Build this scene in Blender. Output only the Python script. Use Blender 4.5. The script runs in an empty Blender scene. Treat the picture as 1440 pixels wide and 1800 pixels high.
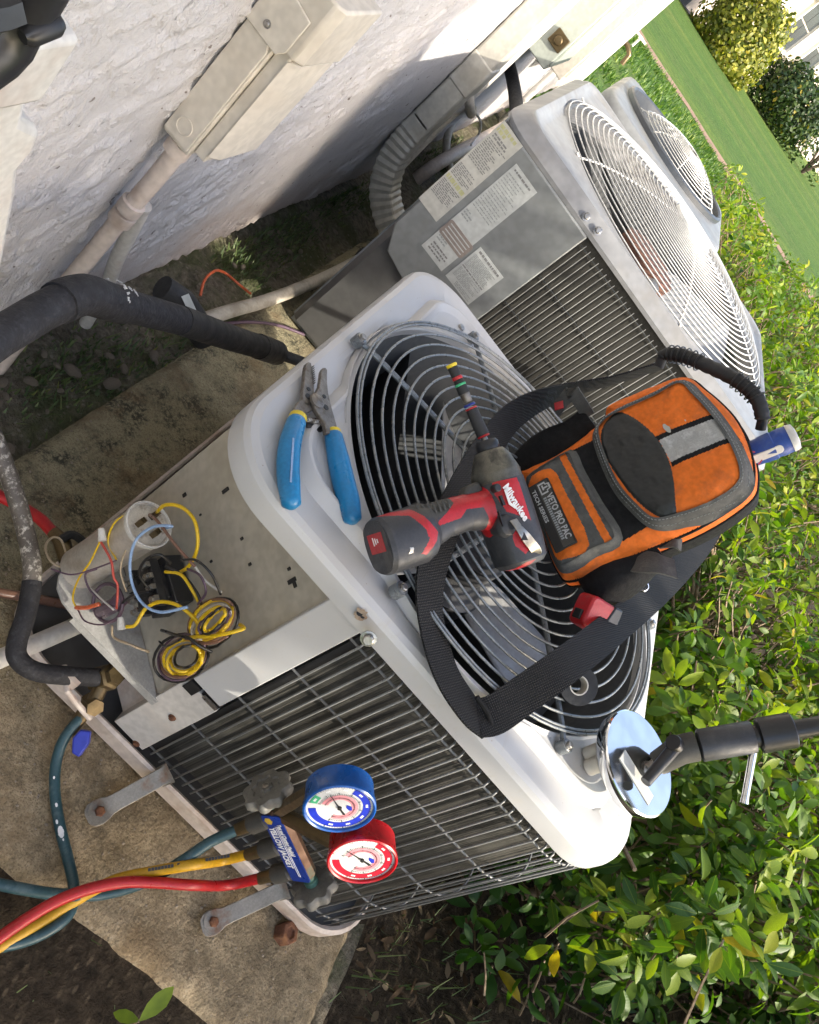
import bpy, math, random
import numpy as np
from mathutils import Vector, Matrix, noise
random.seed(11)
RNG = np.random.default_rng(5)
sc = bpy.context.scene
COL = sc.collection

# ------------------------------------------------------------------ camera, world, sun, exposure
# world: X runs along the house wall away from the camera, Y points to the wall, Z is up, 0 = top of the concrete pad
CAMZ = 0.99
F_PX, CX, CY = 1442.0, 720.0, 900.0            # focal length and centre in pixels of the 1440 x 1800 photograph
RW = np.array([[0.32202742, -0.4981787, 0.80505672],
               [-0.62743459, -0.74909268, -0.21256996],
               [0.70895992, -0.43666708, -0.55380293]])
cam = bpy.data.cameras.new('camera')
cam.sensor_fit = 'HORIZONTAL'; cam.sensor_width = 36.0; cam.lens = 36.0 * F_PX / 1440.0
cam.clip_start = 0.02; cam.clip_end = 400
camo = bpy.data.objects.new('camera', cam); COL.objects.link(camo)
M = Matrix.Identity(4)
for i in range(3):
    M[i][0] = RW[i][0]; M[i][1] = -RW[i][1]; M[i][2] = -RW[i][2]
M[2][3] = CAMZ
camo.matrix_world = M
sc.camera = camo

SUN = Vector((-0.33, -0.79, 0.515)).normalized()     # towards the sun: over the hedge, a little behind the camera
w = bpy.data.worlds.new('World'); sc.world = w; w.use_nodes = True
nt = w.node_tree; nt.nodes.clear()
sky = nt.nodes.new('ShaderNodeTexSky'); sky.sky_type = 'NISHITA'; sky.sun_disc = False
sky.sun_elevation = math.asin(SUN.z); sky.sun_rotation = math.atan2(SUN.x, SUN.y)
sky.air_density = 1.0; sky.dust_density = 3.2; sky.ozone_density = 0.9
bg = nt.nodes.new('ShaderNodeBackground'); bg.inputs[1].default_value = 0.15
wo = nt.nodes.new('ShaderNodeOutputWorld')
nt.links.new(sky.outputs[0], bg.inputs[0]); nt.links.new(bg.outputs[0], wo.inputs[0])
sl = bpy.data.lights.new('sun', 'SUN'); sl.energy = 2.5; sl.angle = math.radians(0.55); sl.color = (1.0, 0.92, 0.78)
so = bpy.data.objects.new('sun', sl); COL.objects.link(so)
so.rotation_euler = SUN.to_track_quat('Z', 'Y').to_euler()
sc.view_settings.view_transform = 'Standard'; sc.view_settings.look = 'None'
sc.view_settings.gamma = 1.0; sc.view_settings.use_curve_mapping = False
sc.view_settings.exposure = 1.68
sc.cycles.max_bounces = 5; sc.cycles.diffuse_bounces = 3; sc.cycles.glossy_bounces = 3; sc.cycles.transmission_bounces = 3; sc.cycles.transparent_max_bounces = 4

# ------------------------------------------------------------------ small maths
def ray(u, v):
    return Vector(RW @ np.array([u - CX, v - CY, F_PX]))
def oz(u, v, z):                       # the point seen at a photo pixel that lies at height z
    r = ray(u, v); t = (z - CAMZ) / r.z
    return Vector((r.x * t, r.y * t, z))
def ox(u, v, x):
    r = ray(u, v); t = x / r.x
    return Vector((x, r.y * t, CAMZ + r.z * t))
def oy(u, v, y):
    r = ray(u, v); t = y / r.y
    return Vector((r.x * t, y, CAMZ + r.z * t))
def opl(u, v, p0, n):                  # ... on a plane through p0 with normal n
    r = ray(u, v); o = Vector((0, 0, CAMZ)); t = (Vector(p0) - o).dot(n) / r.dot(n)
    return o + r * t
def frame(o, z, x=None, y=None):       # matrix from an origin, a z axis and a rough x or y axis
    z = Vector(z).normalized()
    if x is not None:
        y = z.cross(Vector(x)).normalized(); x = y.cross(z)
    else:
        x = Vector(y).cross(z).normalized(); y = z.cross(x)
    m = Matrix.Identity(4)
    for i in range(3):
        m[i][0] = x[i]; m[i][1] = y[i]; m[i][2] = z[i]; m[i][3] = o[i]
    return m
def T(x, y, z): return Matrix.Translation((x, y, z))
def RX(a): return Matrix.Rotation(a, 4, 'X')
def RY(a): return Matrix.Rotation(a, 4, 'Y')
def RZ(a): return Matrix.Rotation(a, 4, 'Z')
def spl(pts, n=8, closed=False):       # Catmull-Rom through points
    P = [Vector(p) for p in pts]; out = []
    m = len(P); segs = m if closed else m - 1
    for i in range(segs):
        if closed:
            a, b, c, d = P[(i - 1) % m], P[i], P[(i + 1) % m], P[(i + 2) % m]
        else:
            b, c = P[i], P[i + 1]
            a = P[i - 1] if i else b * 2 - c
            d = P[i + 2] if i + 2 < m else c * 2 - b
        for k in range(n):
            t = k / n
            out.append(0.5 * ((2 * b) + (c - a) * t + (2 * a - 5 * b + 4 * c - d) * t * t + (3 * b - a - 3 * c + d) * t ** 3))
    if not closed: out.append(P[-1])
    return out
def rrect(hx, hy, r, n=6):             # rounded rectangle outline, counter-clockwise
    out = []
    for cx_, cy_, a0 in ((hx - r, hy - r, 0), (-hx + r, hy - r, 90), (-hx + r, -hy + r, 180), (hx - r, -hy + r, 270)):
        for k in range(n + 1):
            a = math.radians(a0 + 90 * k / n)
            out.append((cx_ + r * math.cos(a), cy_ + r * math.sin(a)))
    return out
def inpoly(x, y, poly):
    c = False; j = len(poly) - 1
    for i in range(len(poly)):
        xi, yi = poly[i]; xj, yj = poly[j]
        if (yi > y) != (yj > y) and x < (xj - xi) * (y - yi) / (yj - yi) + xi: c = not c
        j = i
    return c

# ------------------------------------------------------------------ mesh builder
class MB:
    def __init__(s): s.v = []; s.f = []; s.c = []
    def add(s, vs, fs, m=None):
        o = len(s.v)
        for p in vs:
            p = Vector(p)
            s.v.append(m @ p if m is not None else p)
        s.f += [tuple(i + o for i in f) for f in fs]
        return s
    def box(s, c, d, m=None):
        x, y, z = d[0] / 2, d[1] / 2, d[2] / 2
        vs = [(c[0] + a * x, c[1] + b * y, c[2] + e * z) for a in (-1, 1) for b in (-1, 1) for e in (-1, 1)]
        return s.add(vs, [(0, 1, 3, 2), (4, 6, 7, 5), (0, 4, 5, 1), (2, 3, 7, 6), (0, 2, 6, 4), (1, 5, 7, 3)], m)
    def prism(s, poly, z0, z1, m=None):
        n = len(poly)
        a = sum(poly[i][0] * poly[(i + 1) % n][1] - poly[(i + 1) % n][0] * poly[i][1] for i in range(n))
        if a < 0: poly = list(poly)[::-1]
        vs = [(p[0], p[1], z0) for p in poly] + [(p[0], p[1], z1) for p in poly]
        fs = [tuple(range(n))[::-1], tuple(range(n, 2 * n))] + [(i, (i + 1) % n, n + (i + 1) % n, n + i) for i in range(n)]
        return s.add(vs, fs, m)
    def rings(s, R, cap0=True, cap1=True, closed=False, m=None):
        n = len(R[0]); vs = [p for r in R for p in r]; fs = []
        k = len(R)
        for i in range(k if closed else k - 1):
            a, b = i * n, ((i + 1) % k) * n
            fs += [(a + j, a + (j + 1) % n, b + (j + 1) % n, b + j) for j in range(n)]
        if not closed:
            if cap0: fs.append(tuple(range(n))[::-1])
            if cap1: fs.append(tuple((k - 1) * n + j for j in range(n)))
        return s.add(vs, fs, m)
    def tube(s, pts, r, n=10, closed=False, m=None, caps=True, flat=None):
        P = [Vector(p) for p in pts]; k = len(P)
        rs = r if isinstance(r, (list, tuple)) else [r] * k
        tg = []
        for i in range(k):
            a = P[(i - 1) % k] if (i or closed) else P[0]
            b = P[(i + 1) % k] if (i < k - 1 or closed) else P[-1]
            tg.append((b - a).normalized())
        up = Vector((0, 0, 1)) if abs(tg[0].z) < 0.9 else Vector((1, 0, 0))
        nx = tg[0].cross(up).normalized(); R = []
        for i in range(k):
            nx = (nx - tg[i] * nx.dot(tg[i])).normalized(); ny = tg[i].cross(nx)
            R.append([P[i] + (nx * math.cos(2 * math.pi * j / n) + ny * math.sin(2 * math.pi * j / n)) * rs[i] for j in range(n)])
        return s.rings(R, caps, caps, closed, m)
    def cyl(s, a, b, r, n=20, r2=None):
        return s.tube([a, b], [r, r if r2 is None else r2], n)
    def lathe(s, prof, n=32, m=None, cap0=True, cap1=True):
        R = [[(r * math.cos(2 * math.pi * j / n), r * math.sin(2 * math.pi * j / n), z) for j in range(n)] for r, z in prof]
        return s.rings(R, cap0, cap1, False, m)
    def ribbon(s, pts, side, wd, th, m=None):       # webbing: a flat band following points, side = width direction at each point
        P = [Vector(p) for p in pts]; R = []; k = len(P)
        for i in range(k):
            t = (P[min(i + 1, k - 1)] - P[max(i - 1, 0)]).normalized()
            sd = Vector(side[i]); sd = (sd - t * sd.dot(t)).normalized(); nn = t.cross(sd)
            a, b = sd * wd / 2, nn * th / 2
            R.append([P[i] - a - b, P[i] + a - b, P[i] + a + b, P[i] - a + b])
        return s.rings(R, m=m)
    def build(s, name, mt, parent=None, smooth=35, bevel=0, bseg=2):
        me = bpy.data.meshes.new(name)
        me.from_pydata([tuple(p) for p in s.v], [], s.f)
        if s.c:
            at = me.attributes.new('tone', 'FLOAT', 'FACE'); at.data.foreach_set('value', s.c)
        me.materials.append(mt)
        me.polygons.foreach_set('use_smooth', [True] * len(me.polygons))
        me.update()
        if smooth < 179: me.set_sharp_from_angle(angle=math.radians(smooth))
        o = bpy.data.objects.new(name, me); COL.objects.link(o)
        if parent is not None: o.parent = parent
        if bevel:
            b = o.modifiers.new('bevel', 'BEVEL'); b.width = bevel; b.segments = bseg; b.limit_method = 'ANGLE'
            b.angle_limit = math.radians(40); b.harden_normals = False
        return o

def thing(name, label, cat, loc=(0, 0, 0), m=None, group=None):
    o = bpy.data.objects.new(name, None); COL.objects.link(o)
    o.empty_display_size = 0.05
    if m is not None: o.matrix_world = m
    else: o.location = loc
    return tag(o, label, cat, group)
def tag(o, label, cat, group=None, kind=None):
    if label: o['label'] = label
    if cat: o['category'] = cat
    if group: o['group'] = group
    if kind: o['kind'] = kind
    return o
def struct(o): o['kind'] = 'structure'; return o
def share(o, name, parent, m):                       # another piece that shares the mesh of o
    c = bpy.data.objects.new(name, o.data); COL.objects.link(c); c.parent = parent; c.matrix_local = m
    return c
def text(s, size, name, mt, parent, m, bold=0.0, sx=1.0, depth=0.0002, align='LEFT'):
    cu = bpy.data.curves.new(name, 'FONT'); cu.body = s; cu.size = size; cu.extrude = depth; cu.offset = bold
    cu.align_x = align; cu.resolution_u = 2
    t = bpy.data.objects.new(name + '_tmp', cu); COL.objects.link(t)
    dg = bpy.context.evaluated_depsgraph_get(); me = bpy.data.meshes.new_from_object(t.evaluated_get(dg))
    bpy.data.objects.remove(t); me.name = name; me.materials.clear(); me.materials.append(mt)
    o = bpy.data.objects.new(name, me); COL.objects.link(o); o.parent = parent
    o.matrix_local = m @ Matrix.Diagonal((sx, 1, 1, 1))
    return o

# ------------------------------------------------------------------ materials
class NT:
    def __init__(s, name):
        s.m = bpy.data.materials.new(name); s.m.use_nodes = True; s.t = s.m.node_tree
        s.b = s.t.nodes['Principled BSDF']; s.out = s.t.nodes['Material Output']
        s.tc = s.n('ShaderNodeTexCoord').outputs['Object']
    def n(s, ty, **kw):
        x = s.t.nodes.new(ty)
        for k, v in kw.items(): setattr(x, k, v)
        return x
    def l(s, a, b): s.t.links.new(a, b)
    def map(s, scale=(1, 1, 1), rot=(0, 0, 0), src=None):
        x = s.n('ShaderNodeMapping'); x.inputs['Scale'].default_value = scale; x.inputs['Rotation'].default_value = rot
        s.l(src or s.tc, x.inputs['Vector']); return x.outputs[0]
    def noise(s, scale, detail=4, rough=.55, src=None, dist=0):
        x = s.n('ShaderNodeTexNoise'); x.inputs['Scale'].default_value = scale; x.inputs['Detail'].default_value = detail
        x.inputs['Roughness'].default_value = rough; x.inputs['Distortion'].default_value = dist
        s.l(src or s.tc, x.inputs['Vector']); return x.outputs['Fac']
    def vor(s, scale, src=None, feat='F1'):
        x = s.n('ShaderNodeTexVoronoi', feature=feat); x.inputs['Scale'].default_value = scale
        s.l(src or s.tc, x.inputs['Vector']); return x.outputs['Distance']
    def ramp(s, fac, stops):
        x = s.n('ShaderNodeValToRGB'); e = x.color_ramp.elements
        while len(e) < len(stops): e.new(0.5)
        for i, (p, c) in enumerate(stops):
            e[i].position = p; e[i].color = (c, c, c, 1) if isinstance(c, (int, float)) else (*c, 1)
        s.l(fac, x.inputs[0]); return x.outputs[0]
    def mix(s, fac, a, b, mode='MIX'):
        x = s.n('ShaderNodeMix', data_type='RGBA', blend_type=mode)
        for sock, v in ((x.inputs[0], fac), (x.inputs[6], a), (x.inputs[7], b)):
            if isinstance(v, (int, float)): sock.default_value = v if sock == x.inputs[0] else (v, v, v, 1)
            elif isinstance(v, tuple): sock.default_value = (*v, 1)
            else: s.l(v, sock)
        return x.outputs[2]
    def math(s, op, a, b=0.0):
        x = s.n('ShaderNodeMath', operation=op)
        for i, v in enumerate((a, b)):
            if isinstance(v, (int, float)): x.inputs[i].default_value = v
            else: s.l(v, x.inputs[i])
        return x.outputs[0]
    def bump(s, h, dist, strength=1.0):
        x = s.n('ShaderNodeBump'); x.inputs['Distance'].default_value = dist; x.inputs['Strength'].default_value = strength
        s.l(h, x.inputs['Height']); s.l(x.outputs[0], s.b.inputs['Normal'])
    def set(s, col=None, rough=None, metal=None, spec=None, coat=None, sheen=None):
        for k, v in (('Base Color', col), ('Roughness', rough), ('Metallic', metal), ('Specular IOR Level', spec), ('Coat Weight', coat), ('Sheen Weight', sheen)):
            if v is None: continue
            sock = s.b.inputs[k]
            if isinstance(v, tuple): sock.default_value = (*v, 1)
            elif isinstance(v, (int, float)): sock.default_value = v
            else: s.l(v, sock)
        return s.m

def paint(name, c, rough=.45, metal=0, var=.10, scale=9, dirt=None, dscale=14, damt=.5, bump=.0, bscale=180, spec=.5, coat=0):
    k = NT(name)
    a = tuple(max(0, x * (1 - var)) for x in c); b = tuple(min(1, x * (1 + var)) for x in c)
    col = k.ramp(k.noise(scale, 3, .6), [(.3, a), (.7, b)])
    fine = k.ramp(k.noise(scale * 14, 1), [(.35, .86), (.65, 1.0)])
    col = k.mix(1.0, col, fine, 'MULTIPLY')
    if dirt:
        msk = k.ramp(k.noise(dscale, 4, .65), [(.52, 0.0), (.66, damt)])
        col = k.mix(msk, col, dirt)
    r = k.ramp(k.noise(scale * 3, 2), [(.3, max(.02, rough - .1)), (.7, min(1, rough + .12))])
    if bump: k.bump(k.noise(bscale, 2), bump)
    return k.set(col, r, metal, spec, coat)

MT = {}
def wire_mat(name, c, rough=.35): MT[name] = paint(name, c, rough, 0, .08, 30)
def m_enamel():
    k = NT('worn_white_enamel')
    big = k.noise(2.2, 3); c = k.ramp(big, [(.3, (.455, .452, .448)), (.7, (.505, .502, .498))])
    dots = k.ramp(k.vor(95), [(.055, .75), (.085, 0.)]); pick = k.ramp(k.noise(22, 2), [(.56, 0.), (.62, 1.)])
    c = k.mix(k.math('MULTIPLY', dots, pick), c, (.26, .19, .12))
    run = k.ramp(k.noise(1.0, 4, .65, k.map((5, 70, 40), (0, 0, .5))), [(.60, 0.), (.72, .30)]); c = k.mix(run, c, (.44, .40, .34))
    scr = k.ramp(k.noise(1.0, 2, .5, k.map((9, 420, 300), (0, 0, -.7))), [(.69, 0.), (.72, .45)]); c = k.mix(scr, c, (.42, .40, .37))
    grime = k.ramp(k.noise(60, 4, .7), [(.55, 0.), (.75, .35)]); c = k.mix(grime, c, (.50, .46, .40))
    rgh = k.ramp(k.noise(30, 3), [(.3, .28), (.7, .46)])
    return k.set(c, rgh, 0, .5)
MT['white'] = m_enamel()
MT['white2'] = paint('off_white_sheet_metal', (.56, .53, .49), .42, 0, .06, 8, (.44, .36, .29), 14, .35, .0004, 60)
MT['pinkish'] = paint('weathered_base_paint', (.60, .52, .46), .5, 0, .10, 8, (.30, .18, .11), 11, .6, .0006, 60)
MT['tan'] = paint('dull_tan_steel', (.44, .405, .335), .40, .2, .07, 6, (.30, .27, .21), 6, .5, .0002, 200)
MT['galv'] = paint('galvanised_steel', (.44, .435, .42), .5, .35, .18, 28, (.20, .18, .15), 18, .6, .0006, 140)
MT['grey'] = paint('grey_cabinet_paint', (.225, .24, .245), .42, 0, .025, 4, (.18, .17, .15), 40, .12, .0001, 90)
MT['grey_top'] = paint('grey_cover_paint', (.235, .24, .25), .40, 0, .05, 4, (.19, .175, .15), 8, .35, .0003, 90)
MT['grey_dark'] = paint('dark_grey_cabinet', (.10, .10, .10), .45, 0, .06, 4)
MT['grey3'] = paint('slate_cover_paint', (.19, .20, .21), .4, 0, .06, 4, (.2, .18, .15), 8, .3)
MT['ringpaint'] = paint('dark_slate_ring', (.05, .058, .072), .4)
MT['guard'] = paint('grey_guard_wire', (.19, .205, .215), .32, .25, .12, 40, (.34, .33, .30), 60, .5)
MT['guard2'] = paint('pale_guard_wire', (.62, .62, .61), .35, .1, .08, 40)
MT['gridwire'] = paint('dark_grille_wire', (.23, .235, .235), .36, .15, .15, 40, (.30, .28, .24), 50, .45)
MT['gridwire2'] = paint('grey_grille_wire', (.15, .155, .15), .38, .1, .12, 40)
MT['blade'] = paint('bare_aluminium_blade', (.36, .36, .36), .45, .4, .1, 12, (.3, .28, .25), 14, .5)
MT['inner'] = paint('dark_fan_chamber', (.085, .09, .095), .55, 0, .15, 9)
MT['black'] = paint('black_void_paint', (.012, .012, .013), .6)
MT['motor'] = paint('black_motor', (.025, .025, .027), .4)
MT['copper'] = paint('oxidised_copper', (.16, .085, .05), .5, .5, .25, 30, (.08, .16, .12), 30, .6)
MT['brass'] = paint('tarnished_brass', (.15, .11, .055), .42, .7, .2, 40, (.12, .09, .06), 40, .6)
MT['steel'] = paint('worn_steel', (.40, .39, .37), .34, .9, .15, 40, (.16, .13, .10), 40, .6, .0004, 200)
MT['plier'] = paint('stained_tool_steel', (.22, .20, .175), .42, .7, .25, 60, (.11, .08, .06), 90, .7, .0005, 300)
MT['rust'] = paint('rusty_iron', (.13, .055, .03), .85, .1, .35, 40, (.30, .14, .06), 60, .6, .001, 200)
MT['rustgalv'] = paint('rust_stained_galvanised', (.30, .285, .255), .5, .5, .2, 30, (.22, .10, .045), 22, .85, .0006, 140)
MT['ruststain'] = paint('faint_rust_stain', (.40, .31, .23), .6, 0, .2, 90, (.24, .12, .06), 120, .7)
MT['rubber'] = paint('black_rubber', (.020, .020, .021), .62, 0, .2, 20, None, 0, 0, .0005, 240)
MT['foam'] = paint('black_foam_insulation', (.014, .014, .017), .72, 0, .25, 25, (.07, .07, .08), 160, .35, .0012, 260)
MT['plastic_black'] = paint('black_plastic', (.022, .022, .024), .38, 0, .15, 30)
MT['cap_blue'] = paint('blue_plastic_cap', (.03, .05, .42), .4)
MT['pvc'] = paint('weathered_grey_pvc', (.47, .43, .36), .55, 0, .12, 14, (.2, .17, .12), 16, .6)
MT['pvcw'] = paint('white_pvc', (.66, .64, .60), .45, 0, .06, 10, (.4, .3, .25), 12, .4)
MT['cream'] = paint('cream_box_paint', (.62, .575, .50), .5, 0, .05, 6, (.48, .42, .34), 10, .35, .0005, 60)
MT['creamspout'] = paint('cream_downspout_paint', (.60, .575, .51), .4, 0, .06, 5, (.35, .30, .22), 10, .35)
MT['greenbox'] = paint('pale_green_box_paint', (.45, .49, .44), .5, 0, .06, 6)
MT['silver_foam'] = paint('paint_specked_line', (.12, .105, .09), .45, .2, .3, 30, (.55, .52, .46), 140, .9)
MT['teal'] = paint('teal_hose_rubber', (.022, .07, .085), .42, 0, .12, 20, (.16, .2, .2), 70, .25)
MT['yellow'] = paint('yellow_hose_rubber', (.60, .33, .012), .42, 0, .1, 20)
MT['red'] = paint('red_hose_rubber', (.42, .012, .016), .36, 0, .12, 20)
MT['gblue'] = paint('blue_gauge_case', (.008, .085, .34), .28, 0, .08, 20)
MT['gred'] = paint('red_gauge_case', (.42, .006, .012), .28, 0, .08, 20)
MT['dblue'] = paint('dial_blue_ink', (.010, .03, .42), .4)
MT['dred'] = paint('dial_red_ink', (.42, .010, .03), .4)
MT['dpink'] = paint('dial_pink_ink', (.62, .25, .28), .5)
MT['dgreen'] = paint('dial_green_ink', (.05, .38, .18), .5)
MT['dwhite'] = paint('dial_white', (.56, .56, .55), .5, 0, .05, 60, (.46, .45, .42), 200, .3)
MT['ink'] = paint('black_ink', (.012, .012, .012), .5)
MT['inkgrey'] = paint('grey_print', (.24, .24, .24), .6)
MT['inkpale'] = paint('pale_print', (.33, .35, .35), .6)
MT['inkyellow'] = paint('yellow_print', (.50, .50, .28), .6)
MT['knob'] = paint('grey_handwheel', (.145, .14, .125), .6, .1, .15, 30, (.28, .26, .22), 50, .5)
MT['platebl'] = paint('blue_name_plate', (.010, .035, .23), .3)
MT['gold'] = paint('gold_print', (.50, .33, .04), .4)
MT['paper'] = paint('label_paper', (.52, .545, .54), .55, 0, .04, 6)
MT['paper2'] = paint('warm_label_paper', (.52, .52, .485), .55, 0, .04, 6)
MT['white_print'] = paint('white_print', (.80, .80, .80), .5)
MT['silverprint'] = paint('silver_print', (.50, .50, .50), .5)
MT['plierblue'] = paint('blue_dipped_grip', (.008, .19, .42), .36, 0, .10, 20, (.015, .10, .22), 14, .4)
MT['plieryellow'] = paint('yellow_dip', (.68, .52, .02), .4)
MT['dred2'] = paint('red_tool_shell', (.46, .016, .022), .38, 0, .10, 30, (.25, .05, .05), 40, .4, .0002, 400)
MT['ddark'] = paint('charcoal_tool_housing', (.040, .042, .048), .45, 0, .12, 40, (.09, .085, .08), 40, .35, .0002, 400)
MT['grip'] = paint('grey_rubber_grip', (.060, .057, .050), .6, 0, .12, 40)
MT['gearcase'] = paint('worn_gear_case', (.17, .16, .13), .42, .7, .3, 60, (.05, .05, .045), 45, .8)
MT['chrome'] = paint('chrome', (.82, .83, .84), .04, 1.0, .02, 5)
MT['mirror'] = paint('mirror_plate', (.83, .85, .87), .03, 1.0, .01, 3)
MT['clip'] = paint('brushed_clip', (.52, .49, .43), .3, .95, .1, 30)
MT['bluetool'] = paint('blue_plastic_tool', (.015, .06, .30), .42, 0, .1, 20, (.10, .14, .26), 40, .3)
MT['orange'] = paint('orange_nylon', (.84, .185, .024), .68, 0, .10, 12, (.34, .10, .04), 26, .5, .0006, 900, .25)
MT['greybind'] = paint('grey_binding_tape', (.105, .105, .10), .75, 0, .15, 80, (.16, .155, .14), 70, .5, .0006, 700, .2)
MT['blacknylon'] = paint('black_nylon', (.012, .012, .013), .75, 0, .25, 60, None, 0, 0, .0006, 700, .2)
MT['flapdark'] = paint('dark_rubberised_flap', (.020, .021, .020), .42, 0, .05, 20, (.035, .035, .035), 30, .25, .0002, 600)
MT['reflect'] = paint('silver_reflective_band', (.40, .40, .39), .4, .3, .1, 60, (.62, .62, .62), 90, .6, .0006, 600)
MT['branch'] = paint('shrub_bark', (.20, .14, .085), .8, 0, .25, 30, (.32, .27, .2), 40, .5, .002, 120)
MT['bark'] = paint('tree_bark', (.10, .075, .055), .9, 0, .3, 8, None, 0, 0, .01, 30)
MT['stone'] = paint('grey_brown_stone', (.27, .225, .17), .85, 0, .3, 30, (.12, .10, .08), 30, .5, .003, 80)
MT['capm'] = paint('dull_capacitor_can', (.62, .58, .53), .40, .35, .1, 20, (.30, .24, .18), 20, .6)
MT['captop'] = paint('stained_capacitor_top', (.58, .54, .46), .6, 0, .15, 60, (.22, .17, .12), 80, .8)
for nm, c in (('w_yellow', (.70, .46, .01)), ('w_blue', (.26, .38, .58)), ('w_brown', (.21, .11, .075)), ('w_red', (.50, .07, .05)), ('w_black', (.015, .015, .016)), ('w_white', (.62, .60, .56)), ('w_purple', (.10, .06, .09)), ('w_orange', (.62, .13, .05)), ('w_tan', (.42, .33, .22))):
    wire_mat(nm, c)
MT['house'] = paint('pale_house_render', (.62, .54, .47), .8, 0, .05, 1)
MT['houseframe'] = paint('white_trim', (.72, .70, .66), .5)
MT['roof'] = paint('brown_roof', (.16, .12, .10), .8, 0, .2, 3)
MT['asphalt'] = paint('grey_paving', (.10, .10, .105), .8, 0, .15, 2)

def m_glass():
    k = NT('window_glass'); return k.set((.035, .045, .055), .06, 0, .8)
MT['glass'] = m_glass()
def m_webbing():
    k = NT('black_webbing')
    x = k.n('ShaderNodeTexWave'); x.inputs['Scale'].default_value = 125; x.inputs['Distortion'].default_value = .4; k.l(k.map((1, 1, 1), (.3, .2, .6)), x.inputs['Vector'])
    y = k.n('ShaderNodeTexWave', bands_direction='Y'); y.inputs['Scale'].default_value = 125; y.inputs['Distortion'].default_value = .4; k.l(k.map((1, 1, 1), (.3, .2, .6)), y.inputs['Vector'])
    h = k.math('MULTIPLY', x.outputs['Fac'], y.outputs['Fac']); k.bump(h, .0012)
    col = k.ramp(h, [(.1, (.007, .007, .008)), (.8, (.036, .036, .038))])
    return k.set(col, .7, 0, .3)
MT['web'] = m_webbing()
def m_stucco():
    k = NT('rough_stucco')
    st = k.map((1.0, 1, .5), (0, math.radians(-30), 0))
    n1 = k.noise(34, 5, .6, st, .4); n2 = k.noise(130, 5, .65, st); n3 = k.noise(3, 4); n4 = k.noise(300, 2)
    h = k.math('ADD', k.math('ADD', k.math('MULTIPLY', k.ramp(n1, [(.48, 0), (.60, 1)]), .35), k.math('MULTIPLY', n2, .6)), k.math('MULTIPLY', n4, .25))
    k.bump(h, .0068, .9)
    c = k.mix(k.ramp(n3, [(.35, 0.), (.65, 1.)]), (.475, .465, .47), (.53, .52, .525))
    c = k.mix(k.ramp(n2, [(.28, .55), (.42, 0.)]), c, (.43, .385, .36))
    # brown splash stains along the foot of the wall
    sp = k.n('ShaderNodeSeparateXYZ'); k.l(k.tc, sp.inputs[0])
    foot = k.math('SUBTRACT', k.ramp(k.noise(6, 6, .65), [(.3, .02), (.7, .30)]), sp.outputs['Z'])
    c = k.mix(k.ramp(k.math('ADD', k.math('MULTIPLY', foot, 3.0), .35), [(.35, 0.), (.8, .6)]), c, (.37, .30, .26))
    c = k.mix(k.ramp(k.noise(60, 2), [(.71, 0.), (.74, .8)]), c, (.10, .075, .06))
    return k.set(c, .88, 0, .3)
MT['stucco'] = m_stucco()
def m_concrete():
    k = NT('mossy_concrete')
    n1 = k.noise(5, 8, .62); n2 = k.noise(38, 6, .6); n3 = k.noise(210, 3)
    c = k.mix(k.ramp(n2, [(.3, 0.), (.7, 1.)]), (.195, .148, .09), (.42, .335, .215))
    c = k.mix(k.ramp(k.noise(120, 5, .7), [(.38, .55), (.50, 0.)]), c, (.12, .09, .055))
    c = k.mix(k.ramp(k.vor(95), [(.10, .5), (.2, 0.)]), c, (.38, .32, .23))
    # green-black algae towards the wall side
    sp = k.n('ShaderNodeSeparateXYZ'); k.l(k.tc, sp.inputs[0])
    wallside = k.ramp(k.math('ADD', k.math('MULTIPLY', sp.outputs['Y'], 2.2), k.math('MULTIPLY', n1, .9)), [(.30, 0.), (.55, 1.)])
    c = k.mix(k.math('MULTIPLY', wallside, .75), c, (.28, .26, .165))
    alg = k.ramp(k.noise(15, 9, .78, k.map((1, 1, 1), (0, 0, .6)), .3), [(.47, 0.), (.60, 1.)])
    alg2 = k.ramp(k.noise(160, 4, .75), [(.40, 0.), (.52, 1.)])
    c = k.mix(k.math('MULTIPLY', k.math('MULTIPLY', alg, alg2), k.math('ADD', k.math('MULTIPLY', wallside, .70), .34)), c, (.050, .050, .036))
    c = k.mix(k.ramp(k.noise(9, 6, .7), [(.54, 0.), (.68, .6)]), c, (.27, .17, .075))
    c = k.mix(k.ramp(k.noise(4.5, 7, .75), [(.50, 0.), (.62, .55)]), c, (.13, .105, .07))
    c = k.mix(k.ramp(k.noise(420, 2), [(.36, .55), (.46, 0.)]), c, (.09, .07, .045))
    h = k.math('ADD', k.math('MULTIPLY', n2, .6), k.math('MULTIPLY', n3, .5)); k.bump(h, .006, .9)
    return k.set(c, .88, 0, .25)
MT['concrete'] = m_concrete()
def m_soil():
    k = NT('damp_soil')
    n1 = k.noise(9, 8, .65); n2 = k.noise(70, 6, .65)
    c = k.mix(k.ramp(n2, [(.3, 0.), (.7, 1.)]), (.085, .075, .055), (.30, .26, .195))
    c = k.mix(k.ramp(n1, [(.44, 0.), (.60, .75)]), c, (.075, .095, .035))
    c = k.mix(k.ramp(k.vor(60), [(.12, .6), (.25, 0.)]), c, (.30, .26, .21))
    k.bump(k.math('ADD', n2, k.math('MULTIPLY', k.noise(200, 3), .4)), .02, .9)
    return k.set(c, .95, 0, .2)
MT['soil'] = m_soil()
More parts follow.
